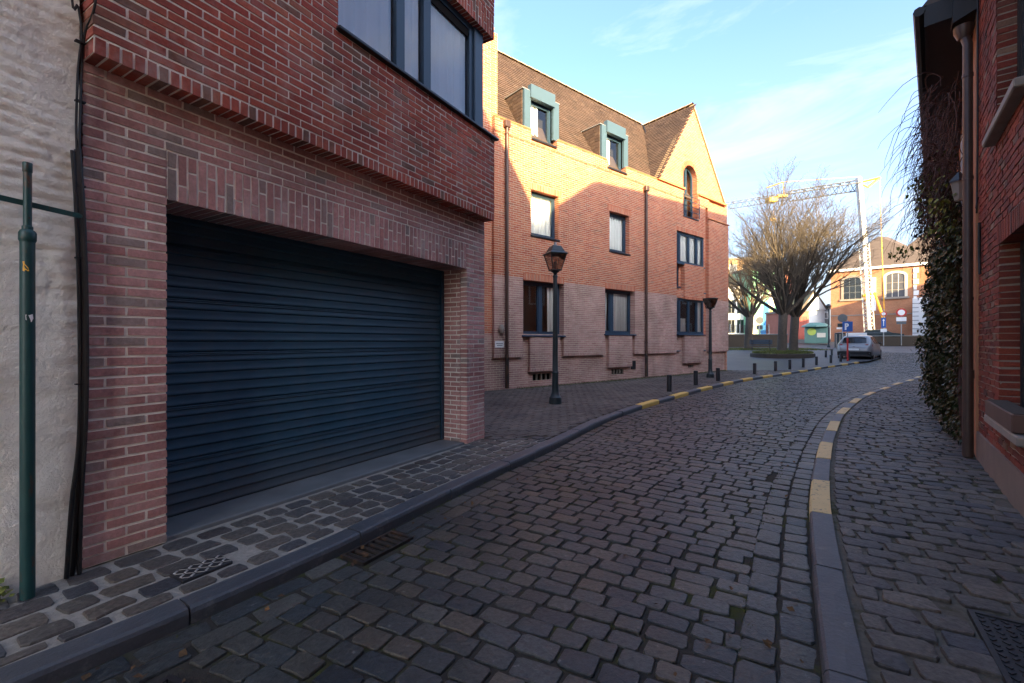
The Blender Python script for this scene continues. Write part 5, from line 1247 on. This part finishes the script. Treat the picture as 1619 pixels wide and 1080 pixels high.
# ------------------------------------------------------------------ silver hatchback
def car(x, y_, head, lab):
    root = empty('car', (x, y_, G(y_)-.1), R(90-head), label=lab, cat='car')       # local +x is forward, origin under rear axle
    st = [  # x, half width at sill, at belt, z bottom, z belt, z roof, half width roof
        (-.78, .70, .66, .38, .80, .80, .60), (-.72, .80, .78, .27, .92, .94, .66), (-.55, .86, .85, .22, 1.00, 1.14, .62), (-.30, .89, .88, .22, 1.02, 1.40, .60), (.0, .90, .89, .22, 1.01, 1.50, .60), (.6, .90, .89, .20, .99, 1.545, .61),
        (1.2, .90, .89, .20, .97, 1.53, .61), (1.7, .90, .88, .20, .96, 1.42, .60), (2.15, .89, .87, .20, .97, 1.16, .62), (2.45, .88, .85, .20, .96, 1.00, .66), (2.9, .86, .80, .22, .86, .90, .62), (3.25, .78, .70, .26, .70, .74, .52), (3.38, .60, .55, .34, .56, .58, .40)]
    rings = []
    for (sx, ws, wb, zb, zl, zr, wr) in st:
        half = [(ws*.9, zb), (ws, zb+.12), (ws*1.01, (zb+zl)/2), (wb, zl), ((wb*.45+wr*.55)+.015, zl+(zr-zl)*.55), (wr+.02, zr-.035), (wr*.72, zr), (0, zr+.012)]
        rings.append([(sx, -w, z) for w, z in half] + [(sx, w, z) for w, z in half[-2::-1]])
    b = MB(); b.loft(rings, True); b.build('body', M['car_paint'], root, smooth='all')
    def panel(name, pts, mat, off=.006):
        b = MB(); b.add(pts, [tuple(range(len(pts)))]); return b.build(name, M[mat], root)
    # rear window
    b = MB(); b.add([(-.60, -.60, 1.06), (-.60, .60, 1.06), (-.34, .56, 1.385), (-.34, -.56, 1.385), (-.655, -.3, 1.06), (-.655, .3, 1.06), (-.385, .3, 1.40), (-.385, -.3, 1.40)], [(5, 4, 7, 6), (4, 0, 3, 7), (1, 5, 6, 2)]); b.build('rear_window', M['car_glass'], root, smooth='all')
    for s_ in (-1, 1):
        for (x0, x1, x2, x3) in ((.02, .62, .60, .18), (.68, 1.62, 1.36, .66)):
            b = MB(); q = [(x0, s_*.885, 1.03), (x1, s_*.885, 1.01), (x2, s_*.68, 1.44), (x3, s_*.68, 1.43)]
            b.add(q, [(0, 1, 2, 3)]); b.build('side_window', M['car_glass'], root)
        b = MB(); b.bev((1.45, s_*.92-.10*(s_ > 0)*0, 1.0), (1.60, s_*1.06, 1.12), .02); b.build('mirror', M['black_metal'], root)
        b = MB(); b.add([(-.70, s_*.78, .82), (-.45, s_*.885, .86), (-.40, s_*.875, 1.00), (-.66, s_*.70, 1.0), (-.745, s_*.60, .84), (-.70, s_*.56, .98)], [(0, 1, 2, 3), (4, 0, 3, 5)]); b.build('tail_light', M['tail_red'], root)
        for xw in (0.0, 2.62):
            w = empty('wheel', (xw, s_*.80, .315), parent=root)
            b = MB(); R_ = [(.315, -.09), (.325, -.06), (.325, .06), (.315, .09), (.20, .095), (.20, -.095)]
            b.loft([[(rr*math.cos(2*math.pi*k/20), yy_, rr*math.sin(2*math.pi*k/20)) for k in range(20)] for rr, yy_ in R_+[R_[0]]], False); b.build('tyre', M['rubber'], w, smooth=True)
            b = MB(); b.loft([[(rr*math.cos(2*math.pi*k/20), s_*yy_, rr*math.sin(2*math.pi*k/20)) for k in range(20)] for rr, yy_ in ((.2, .06), (.2, .09), (.17, .095), (.05, .075), (.01, .085))], True); b.build('rim', M['rim'], w, smooth=True)
    b = MB(); b.add([(-.805, -.62, .36), (-.805, .62, .36), (-.80, .70, .56), (-.80, -.70, .56), (-.70, -.84, .30), (-.70, .84, .30), (-.71, .84, .52), (-.71, -.84, .52)], [(1, 0, 3, 2), (0, 4, 7, 3), (5, 1, 2, 6)]); b.build('bumper_insert', M['rubber'], root)
    b = MB(); b.box((-.80, -.26, .62), (-.772, .26, .73)); b.build('number_plate', M['white'], root)
    b = MB(); b.tube([(-.79, -.05, .88), (-.79, .05, .88)], .03, 8); b.build('badge', M['rim'], root)
    b = MB(); b.box((-.42, -.5, 1.41), (-.30, .5, 1.44)); b.build('spoiler', M['car_paint'], root)
    return root
car(21.4, 28.3, 46, 'silver hatchback parked at the end of the yellow kerb')

# ------------------------------------------------------------------ signs
def sign_root(px, Y, name, lab, cat='sign'):
    x = (px-CX)/FPX*Y; return empty(name, (x, Y, G(Y)), -math.atan2(x, Y), label=lab, cat=cat)
def disc(mb, r_, y0, y1, z, n=24, x=0): mb.loft([[(x+r_*math.cos(2*math.pi*k/n), y_, z+r_*math.sin(2*math.pi*k/n)) for k in range(n)] for y_ in (y0, y1)], True)
ps = sign_root(1340, 26.1, 'parking_sign', 'blue parking sign with white P on a red post by the yellow kerb')
b = MB(); b.tube([(0, 0, 0), (0, 0, 1.32)], .045, 10); b.build('post', M['red'], ps, smooth=True)
b = MB(); b.tube([(0, 0, 1.3), (0, 0, 2.35)], .03, 8); b.build('pole', M['galv'], ps, smooth=True)
b = MB(); b.bev((-.235, -.05, 1.68), (.235, -.03, 2.26), .008); pso = b.build('panel', M['blue_sign'], ps)
b = MB(); b.box((-.13, -.056, 1.78), (-.05, -.0505, 2.16)); 
b.loft([[(-.05+r_*1.0*math.cos(t)*1.0, -.0555, 2.055+r_*math.sin(t)) for t in [math.pi/2-math.pi*k/12 for k in range(13)]] for r_ in (.105, .045)], False, closed=False)
b.add([(-.05, -.0555, 2.16), (-.05, -.0555, 2.10), (-.045, -.0555, 2.10), (-.045, -.0555, 2.16)], [(0, 1, 2, 3)]); b.build('letter', M['white'], pso)
ne = sign_root(1425, 49, 'round_sign', 'round red and white no vehicles sign before the orange hall')
b = MB(); b.tube([(0, 0, 0), (0, 0, 4.0)], .045, 8); b.build('pole', M['galv'], ne)
b = MB(); disc(b, .45, -.07, -.05, 3.55); b.build('ring', M['red'], ne)
b = MB(); disc(b, .30, -.085, -.071, 3.55); b.build('face', M['white'], ne)
b = MB(); b.box((-.42, -.07, 2.62), (.42, -.05, 3.05)); b.build('sub_plate', M['white'], ne)
b = MB(); b.box((-.40, -.07, 2.30), (.40, -.05, 2.58)); b.build('sub_plate', M['sign_back'], ne)
bs = sign_root(1397, 49, 'blue_sign', 'tall narrow blue arrow sign with small round sign above it')
b = MB(); b.tube([(0, 0, 0), (0, 0, 3.9)], .045, 8); b.build('pole', M['galv'], bs)
b = MB(); b.bev((-.2, -.08, 1.9), (.2, -.05, 3.0), .02); b.build('panel', M['blue_sign'], bs)
b = MB(); b.box((-.03, -.09, 2.1), (.03, -.082, 2.7)); b.prism([(-.12, 2.65), (.12, 2.65), (0, 2.88)], -.09, -.082); b.build('arrow', M['white'], bs)
b = MB(); disc(b, .26, -.07, -.05, 3.4); b.build('round_panel', M['red'], bs)
b = MB(); disc(b, .17, -.08, -.071, 3.4); b.build('round_face', M['white'], bs)
b = MB(); b.box((-.26, -.07, 1.45), (.26, -.05, 1.8)); b.build('sub_plate', M['white'], bs)
rs = sign_root(1332, 38, 'sign_back', 'back of a round grey traffic sign with smaller plates left of the parking sign')
b = MB(); b.tube([(0, 0, 0), (0, 0, 3.0)], .035, 8); b.build('pole', M['galv'], rs)
b = MB(); disc(b, .34, -.06, -.04, 2.72); b.build('round_panel', M['sign_back'], rs)
b = MB(); b.box((-.34, -.06, 1.98), (.18, -.04, 2.28)); b.build('sub_plate', M['lamp_metal'], rs)
b = MB(); b.box((-.40, -.06, 1.80), (-.04, -.04, 1.95)); b.build('sub_plate', M['white'], rs)
s2 = sign_root(1201, 52, 'sign_back', 'distant sign post with round grey back before the green mural wall')
b = MB(); b.tube([(0, 0, 0), (0, 0, 3.2)], .05, 8); b.build('pole', M['galv'], s2)
b = MB(); disc(b, .40, -.07, -.05, 2.75); b.build('round_panel', M['sign_back'], s2)
b = MB(); b.box((-.3, -.07, 1.7), (.3, -.05, 2.2)); b.build('sub_plate', M['sign_back'], s2)

# ------------------------------------------------------------------ bench, bins, containers, low walls
bn = sign_root(1203, 38.4, 'park_bench', 'dark slatted bench on the square between the trees', 'bench')
for k in range(4):
    b = MB(); b.bev((-.85, -.16+.11*k, .42), (.85, -.07+.11*k, .455), .008); b.build('seat_slat', M['frame_blue'], bn)
for k in range(3):
    b = MB(); b.bev((-.85, .30+.03*k, .55+.13*k), (.85, .335+.03*k, .65+.13*k), .008); b.build('back_slat', M['frame_blue'], bn)
for x in (-.65, .65):
    b = MB(); b.tube([(x, -.16, 0), (x, -.12, .42), (x, .24, .42), (x, .34, .92)], .03, 6); b.tube([(x, .24, .42), (x, .30, 0)], .03, 6); b.build('leg', M['black_metal'], bn)
    b = MB(); b.tube([(x, -.14, .42), (x, -.16, .64), (x, .28, .66)], .022, 6); b.build('armrest', M['black_metal'], bn)
lb = sign_root(1328, 43.5, 'litter_bin', 'dark green litter bin right of the distant lantern post', 'bin')
b = MB(); b.lathe([(.36, .05), (.40, .1), (.40, 1.25), (.36, 1.3)], n=16); b.build('body', M['lamp_metal'], lb, smooth=True)
for k in range(8):
    t = 2*math.pi*k/8; b = MB(); b.box((.40*math.cos(t)-.04, .40*math.sin(t)-.04, .0), (.40*math.cos(t)+.04, .40*math.sin(t)+.04, 1.3)); b.build('slat', M['stone_sill'], lb)
b = MB(); b.lathe([(.42, 1.3), (.42, 1.42), (.0, 1.5)], n=16); b.build('lid', M['black_metal'], lb, smooth=True)
wp = sign_root(1354, 41, 'notice_board', 'low white board standing behind the silver car', 'panel')
b = MB(); b.bev((-.75, -.05, .2), (.75, .05, 1.45), .02); b.build('board', M['white'], wp)
for x in (-.6, .6):
    b = MB(); b.box((x-.04, -.3, 0), (x+.04, .3, .2)); b.build('foot', M['galv'], wp)
M['mint'] = simple('mint_green_plastic', (.11, .22, .18), .5, var=.12)
M['green_label'] = simple('lime_label', (.45, .55, .10), .6, var=.1)
rc = sign_root(1290, 52, 'recycling_container', 'pale green recycling container in front of the white gabled house', 'container')
b = MB(); b.bev((-1.1, -.8, .1), (1.1, .8, 2.0), .08); b.build('body', M['mint'], rc)
b = MB(); b.lathe([(1.45, 2.0), (1.35, 2.15), (.8, 2.45), (.0, 2.5)], n=8); b.build('dome', M['mint'], rc)
b = MB(); disc(b, .42, -.84, -.80, 1.45, x=-.4); b.build('label', M['green_label'], rc)
b = MB(); b.box((.1, -.83, .8), (.9, -.80, 1.3)); b.build('label', M['cream'], rc)
r2 = sign_root(1303, 53, 'blue_container', 'dark container with blue label beside the green recycling container', 'container')
b = MB(); b.bev((-.45, -.5, .1), (.55, .5, 1.9), .08); b.build('body', M['black_metal'], r2)
b = MB(); b.box((-.25, -.54, 1.0), (.35, -.50, 1.6)); b.build('label', M['blue_sign'], r2)
lw = empty('low_wall', (36.5, 50, G(50)), math.atan2(-2.0, 14), label='low dark retaining wall before the orange hall behind the car', cat='wall')
b = MB(); b.bev((0, -.2, -.2), (26, .2, .95), .03); b.build('masonry', M['soil'], lw)
b = MB(); b.bev((-.05, -.25, .95), (26.05, .25, 1.05), .02); b.build('coping', M['sign_back'], lw)
lw2 = empty('low_wall', (16, 45.5, G(45)), math.atan2(-.5, 14), label='low dark wall behind the bench and the smaller tree', cat='wall')
b = MB(); b.bev((0, -.2, -.2), (11.2, .2, 1.2), .03); b.build('masonry', M['soil'], lw2)
b = MB(); b.bev((-.05, -.25, 1.2), (11.25, .25, 1.3), .02); b.build('coping', M['sign_back'], lw2)
dk = sign_root(1393, 53, 'parked_car', 'roof of a dark car showing above the low wall before the hall', 'car')
b = MB(); pr = [(-2.0, .4), (-2.05, .8), (-1.75, 1.0), (-1.3, 1.42), (.3, 1.46), (1.0, 1.05), (2.0, .9), (2.1, .4)]
b.loft([[(x, yy_, z-(.25 if abs(yy_) > .7 and z > 1.2 else 0)*.3) for x, z in pr] for yy_ in (-.85, -.6, .6, .85)], True); b.build('body', M['lamp_metal'], dk, smooth=True)
b = MB(); b.add([(-1.6, -.86, 1.02), (.75, -.86, 1.05), (.25, -.8, 1.36), (-1.25, -.8, 1.34)], [(0, 1, 2, 3)]); b.build('side_window', M['car_glass'], dk)
for xw in (-1.3, 1.3):
    b = MB(); b.tube([(xw, -.86, .33), (xw, .86, .33)], .33, 14); b.build('axle_wheels', M['rubber'], dk)
dk.location.z = G(53)+.25
b = MB(); b.box((-2.2, -1.2, -.6), (2.2, 1.2, 0)); b.build('kerb_ramp', M['soil'], dk)

# ------------------------------------------------------------------ orange brick hall
hd = Vector((6.6, -6.0)).normalized()
HA = empty('brick_hall', (44.8, 64, G(60)), math.atan2(hd.y, hd.x), label='orange brick hall with white arched windows and brown hipped roof', cat='building')
EH = 9.75
b = MB(); b.box((0, 0, -1), (22, 14, EH)); b.build('wall', M['hall_brick'], HA)
b = MB(); b.box((-.25, -.3, EH), (22.25, .2, EH+.32)); b.build('cornice', M['white'], HA)
b = MB(); b.box((-.25, .2, EH), (-.002, 14.2, EH+.32)); b.build('cornice', M['white'], HA)
b = MB(); b.add([(-.3, -.3, EH+.32), (11.2, -.3, EH+.32), (11.2, 11.5, EH+.32), (-.3, 11.5, EH+.32), (5.0, 5.0, EH+5.2), (6.0, 6.5, EH+5.2)], [(0, 1, 4), (1, 2, 5, 4), (2, 3, 5), (3, 0, 4, 5)]); b.build('roof', M['slate'], HA)
b = MB(); b.add([(5, 3, EH+.3), (23, -.3, EH+.3), (23, 14, EH+.3), (5, 14, EH+.3), (11, 8, EH+6.6), (17, 8, EH+6.6)], [(0, 1, 5, 4), (1, 2, 5), (2, 3, 4, 5), (3, 0, 4)]); b.build('roof', M['slate'], HA)
b = MB(); b.box((-.04, -.06, 3.6), (22, 0, 3.75)); b.build('string_course', M['stone_sill'], HA)
def archwin(x0, x1, z0, z1, white=True):
    w = empty('window', (0, 0, 0), parent=HA); xm = (x0+x1)/2; hw = (x1-x0)/2; rise = hw*.42
    def arc(o, zoff=0): return [(x1+o, z0-o*.0)] + [(xm+(hw+o)*math.cos(math.pi*k/12), z1-rise+(rise+o)*math.sin(math.pi*k/12)) for k in range(13)] + [(x0-o, z0)]
    so, si = arc(.28), arc(0); n = len(so); b = MB()
    b.add([(p[0], -.10, p[1]) for p in so]+[(p[0], -.10, p[1]) for p in si]+[(p[0], 0, p[1]) for p in so]+[(p[0], .0, p[1]) for p in si], [(k, k+1, n+k+1, n+k) for k in range(n-1)]+[(k, 2*n+k, 2*n+k+1, k+1) for k in range(n-1)]+[(n+k, n+k+1, 3*n+k+1, 3*n+k) for k in range(n-1)])
    b.build('surround', M['cream'] if white else M['stone_sill'], w)
    b = MB(); b.box((x0-.45, -.16, z0-.25), (x1+.45, .02, z0)); b.build('sill', M['stone_sill'], w)
    b = MB(); b.add([(p[0], -.02, p[1]) for p in si], [tuple(range(n))]); b.build('pane', M['car_glass'] if not white else M['hall_glass'], w)
    for q in (.33, .66):
        x = x0+(x1-x0)*q; b = MB(); b.box((x-.035, -.06, z0), (x+.035, -.025, z1-.12)); b.build('mullion', M['cream'] if white else M['sign_back'], w)
    for q in (.3, .6):
        z = z0+(z1-z0)*q; b = MB(); b.box((x0, -.055, z-.03), (x1, -.024, z+.03)); b.build('glazing_bar', M['stone_sill'] if white else M['sign_back'], w)
M['hall_glass'] = simple('leaded_glass', (.09, .09, .10), .25, var=.3, scale=3)
archwin(1.5, 3.45, 5.9, 8.85, False); archwin(6.05, 7.9, 5.9, 9.0); archwin(11.2, 13.1, 5.9, 9.0)
b = MB(); b.box((4.45, -.12, 4.2), (5.0, 0, 8.6)); b.build('white_pilaster', M['white'], HA)
for k in range(14):
    b = MB(); b.box((8.75, -.10, -.5+.72*k), (9.25 if k % 2 else 9.05, .0, .1+.72*k)); b.build('quoin', M['white'], HA)
dr = empty('white_tank', (50.5, 56.2, G(56)), math.atan2(hd.y, hd.x), label='tall white ribbed column before the hall beside the blue sign', cat='column')
b = MB(); b.bev((-.78, -.7, 0), (.78, .7, 5.6), .08); b.build('body', M['white'], dr)
for k in range(9):
    b = MB(); b.box((-.80, -.72, .7+.52*k), (-.2, -.70, .76+.52*k)); b.build('rib', M['sign_back'], dr)

# ------------------------------------------------------------------ tower crane
M['crane_grey'] = simple('crane_jib_grey', (.16, .17, .18), .5, var=.2)
cr = empty('tower_crane', (at(1375, 540, 55).x, 55, G(55)-.6), 0, label='white and yellow tower crane with long lattice jib above the square', cat='crane')
O = Vector(cr.location)
base, mid, top = at(1376, 545, 55)-O, at(1366, 385, 55)-O, at(1357.5, 283, 55)-O
def lattice(mb, p, q, w, n, r_=.04, up=Vector((0, 1, 0)), tri=False):
    d = (q-p).normalized(); a_ = d.cross(up).normalized(); c_ = d.cross(a_)
    cor = [(a_*w/2+c_*w/2), (-a_*w/2+c_*w/2), (-a_*w/2-c_*w/2), (a_*w/2-c_*w/2)] if not tri else [c_*w*.55, a_*w/2-c_*w*.4, -a_*w/2-c_*w*.4]
    for c in cor: mb.tube([p+c, q+c], r_, 4, caps=False)
    for i in range(n):
        e0, e1 = p.lerp(q, i/n), p.lerp(q, (i+1)/n)
        for k in range(len(cor)):
            a0, b0 = cor[k], cor[(k+1) % len(cor)]
            mb.tube([e0+a0, e1+b0] if i % 2 else [e0+b0, e1+a0], r_*.6, 3, caps=False)
b = MB(); lattice(b, base, mid, .7, 30, .06); b.tube([base, mid], .20, 8); b.build('lower_mast', M['crane_white'], cr)
b = MB(); d_ = (top-mid); b.loft([[mid+Vector((x, y_, 0))*.42 for x, y_ in ((-.6, -.6), (.6, -.6), (.6, .6), (-.6, .6))], [top+Vector((x, y_, .3))*.40 for x, y_ in ((-.6, -.6), (.6, -.6), (.6, .6), (-.6, .6))]], True); b.build('upper_mast', M['crane_white'], cr)
j0, j1 = at(1360, 291, 55)-O, at(1110, 331, 62)-O
b = MB(); lattice(b, j0, j0.lerp(j1, .42), 1.3, 16, .075, Vector((0, 1, 0)), True); lattice(b, j0.lerp(j1, .42), j1, .9, 26, .045, Vector((0, 1, 0)), True); b.build('jib', M['crane_grey'], cr)
t0 = at(1238, 288, 58)-O; t1 = at(1212, 297, 58.6)-O
b = MB(); b.tube([top+Vector((.3, 0, .3)), t0], .035, 4); b.tube([t0, t1], .07, 4); b.tube([t0, at(1240, 312, 58)-O], .05, 4); b.build('tie_bar', M['yellow_plain'], cr)
c0, c1, c2 = at(1358, 289, 55)-O, at(1391, 281, 55)-O, at(1372, 296, 55)-O
b = MB(); b.tube([c0, c1], .12, 6); b.tube([c2, c1], .14, 6); b.tube([c0, c2], .12, 6); b.build('counter_frame', M['yellow_plain'], cr)
b = MB(); b.tube([c1, at(1392, 330, 55)-O, at(1397, 465, 55)-O, at(1399, 520, 55)-O], [.035, .035, .05, .06], 6); b.build('guy_rope', M['yellow_plain'], cr)
b = MB(); b.tube([at(1382, 462, 55)-O, at(1397, 505, 55)-O], [.12, .16], 6); b.tube([at(1364, 468, 55)-O, at(1384, 464, 55)-O], .16, 6); b.tube([at(1368, 474, 55)-O, at(1380, 470, 55)-O], .14, 6); b.build('climbing_collar', M['yellow_plain'], cr)
tr = at(1224, 316, 57.5)-O
b = MB(); b.bev(tr-Vector((.9, .5, .35)), tr+Vector((.2, .5, .25)), .05); b.box(tr+Vector((.3, -.4, .3)), tr+Vector((1.5, .4, .55))); b.build('trolley', M['yellow_plain'], cr)
hk = at(1222, 347, 57.5)-O
b = MB(); b.tube([tr, hk], .025, 4); b.bev(hk-Vector((.35, .15, .2)), hk+Vector((.35, .15, .15)), .04); b.build('hook_block', M['yellow_plain'], cr)
b = MB(); b.bev(base+Vector((-1.2, -1.2, -.3)), base+Vector((1.2, 1.2, .6)), .05); b.build('ballast', M['sign_back'], cr)

# ------------------------------------------------------------------ far side of the square
def box_house(name, px0, px1, Y, ztop, depth, mat, lab, cat='building', rz=None, roof=None, rh=3.0, roofmat='slate', zb=-1.0):
    x0, x1 = (px0-CX)/FPX*Y, (px1-CX)/FPX*Y; e = empty(name, (x0, Y, G(Y)), rz or 0, label=lab, cat=cat); w = x1-x0
    b = MB(); b.box((0, 0, zb), (w, depth, ztop)); b.build('wall', mat, e)
    if roof == 'ridge':
        b = MB(); b.add([(-.2, -.3, ztop), (w+.2, -.3, ztop), (w+.2, depth/2, ztop+rh), (-.2, depth/2, ztop+rh), (w+.2, depth+.3, ztop), (-.2, depth+.3, ztop)], [(0, 1, 2, 3), (3, 2, 4, 5), (1, 4, 2), (0, 3, 5), (0, 5, 4, 1)]); b.build('roof', M[roofmat], e)
    elif roof == 'gable':
        b = MB(); b.prism([(-.3, ztop-.1), (w+.3, ztop-.1), (w+.3, ztop+.1), (w/2, ztop+rh+.15), (-.3, ztop+.1)], -.25, depth); b.build('roof', M[roofmat], e)
        b = MB(); b.prism([(0, ztop-.12), (w, ztop-.12), (w/2, ztop+rh-.1)], -.27, -.25); b.build('gable_wall', mat, e)
    elif roof == 'flat':
        b = MB(); b.box((-.15, -.15, ztop), (w+.15, depth, ztop+.25)); b.build('parapet', M['stone_sill'], e)
    return e, w
def grid_windows(e, w, nx, zs, ww, wh, fm='white', y_=-.05):
    for i in range(nx):
        for z in zs:
            x = w*(i+.5)/nx; window(e, x-ww/2, x+ww/2, z, z+wh, y_, mulls=(x,), fw=.08, mw=.07, mat=fm, glass='car_glass', room=False, inner=0)
M['pale_facade'] = simple('pale_facade', (.62, .62, .58), .8, var=.12, scale=.4)
M['tan_brick'] = simple('tan_brick', (.42, .26, .13), .9, var=.2, scale=1.5)
M['green_mural'] = simple('mural_green', (.24, .55, .34), .8, var=.35, scale=.35)
M['mural_blue'] = simple('mural_blue', (.03, .20, .48), .7, var=.2, scale=.8)
M['mural_yellow'] = simple('mural_yellow', (.65, .42, .06), .7, var=.15)
M['brick_pink'] = simple('faded_red_brick', (.40, .15, .10), .9, var=.25, scale=2)
M['cool_white'] = simple('cool_white_render', (.58, .62, .64), .85, var=.1, scale=.8)
M['garage_red'] = simple('faded_red_boards', (.36, .085, .06), .7, var=.2, scale=2)
e, w = box_house('apartment_block', 1128, 1190, 84, 14.5, 14, M['tan_brick'], 'tan brick apartment block behind the smaller tree, partly hidden by the corner', roof='flat')
grid_windows(e, w, 3, (9.0, 11.8), 1.4, 1.7)
e, w = box_house('pale_building', 1120, 1192, 74, 8.6, 8, M['pale_facade'], 'pale glazed shop building behind the smaller tree', roof='flat')
grid_windows(e, w, 5, (1.0, 4.2), 1.1, 2.2, 'sign_back')
e, w = box_house('mural_building', 1186, 1234, 72, 11.2, 10, M['green_mural'], 'building end wall painted with a green, white and blue mural', roof='flat')
for (x0, x1, z0, z1, m_) in ((2.0, 3.0, .8, 5.8, 'mural_blue'), (1.6, 3.9, .8, 2.6, 'mural_blue'), (3.0, 3.6, 2.6, 4.6, 'mural_yellow'), (.1, 1.3, .9, 4.0, 'cream'), (2.9, 3.9, 4.8, 8.2, 'cream'), (1.2, 1.9, 6.0, 8.6, 'cool_white')):
    b = MB(); n = 9; P = []
    for k in range(24):
        t = 2*math.pi*k/24; cc, ss = math.cos(t), math.sin(t); q = (abs(cc)**4+abs(ss)**4)**-.25*(1+.10*math.sin(3*t+x0*5))
        P.append(((x0+x1)/2+(x1-x0)/2*cc*q, (z0+z1)/2+(z1-z0)/2*ss*q))
    b.prism(P, -.02-.004*x0-.006*z0*.2, -.001); b.build('painted_shape', M[m_], e)
e, w = box_house('brick_row_house', 1226, 1268, 76, 10.8, 10, M['brick_pink'], 'tall faded red brick house behind the big tree trunks', 'house', roof='ridge', rh=3)
grid_windows(e, w, 2, (3.2, 6.4), 1.0, 1.6)
e, w = box_house('garage_block', 1254, 1279, 56, 3.9, 6, M['brick_pink'], 'low red garage block right of the big tree trunks', 'garage', roof='flat')
nb = 9
for k in range(nb):
    b = MB(); b.box((.15+(w-.3)*k/nb, -.05, .5), (.15+(w-.3)*(k+1)/nb-.03, 0, 3.3)); b.build('door_board', M['garage_red'], e)
b = MB(); b.box((0, -.04, -.2), (w, 0, .46)); b.build('door_sill', M['sign_back'], e)
e, w = box_house('white_gabled_house', 1268, 1304, 66, 4.6, 9, M['cool_white'], 'white house with sloping roofline behind the recycling container', 'house', roof='gable', rh=2.6)
grid_windows(e, w, 2, (1.2,), .8, 1.3, 'sign_back')
e, w = box_house('grey_house', 1300, 1312, 78, 5.4, 6, M['sign_back'], 'narrow dark grey house between the white house and the hall', 'house', roof='flat')
grid_windows(e, w, 1, (1.2, 3.4), .6, 1.2)
fc = empty('railing', (17.5, 47, G(47)+.0), 0, label='pale glass railing behind the low wall at the left of the square', cat='railing')
for k in range(10):
    b = MB(); b.box((1.0*k, -.03, 0), (1.0*k+.06, .03, 2.3)); b.build('post', M['galv'], fc)
    if k < 9:
        b = MB(); b.add([(1.0*k+.07, 0, 1.35), (1.0*k+.99, 0, 1.35), (1.0*k+.99, 0, 2.2), (1.0*k+.07, 0, 2.2)], [(0, 1, 2, 3)]); b.build('pane', M['glass_far'], fc)

# ------------------------------------------------------------------ fallen leaves
fl = empty('fallen_leaves', (0, 0, 0), label='scattered dry brown leaves lying on the cobbles', kind='stuff')
r_ = np.random.default_rng(31); n = 170; P = []
while len(P) < n:
    y_ = 1.5+r_.random()**1.6*14; u_ = r_.random()
    x_ = float(LX(y_))+.05+abs(r_.normal(0, .25)) if u_ < .45 else (float(RX(y_))-.05-abs(r_.normal(0, .3)) if u_ < .8 else float(LX(y_))+r_.random()*(float(RX(y_))-float(LX(y_))))
    P.append((x_, y_, -.062+G(y_)+r_.random()*.008))
N = np.column_stack([r_.normal(0, .3, n), r_.normal(0, .3, n), np.ones(n)]); N /= np.linalg.norm(N, axis=1)[:, None]
leaves(fl, 'leaf', pieces('dry_leaf', [(0, (.10, .06, .03)), (.5, (.16, .085, .035)), (1, (.07, .045, .03))], bump=0), np.array(P), N, .034, 32)
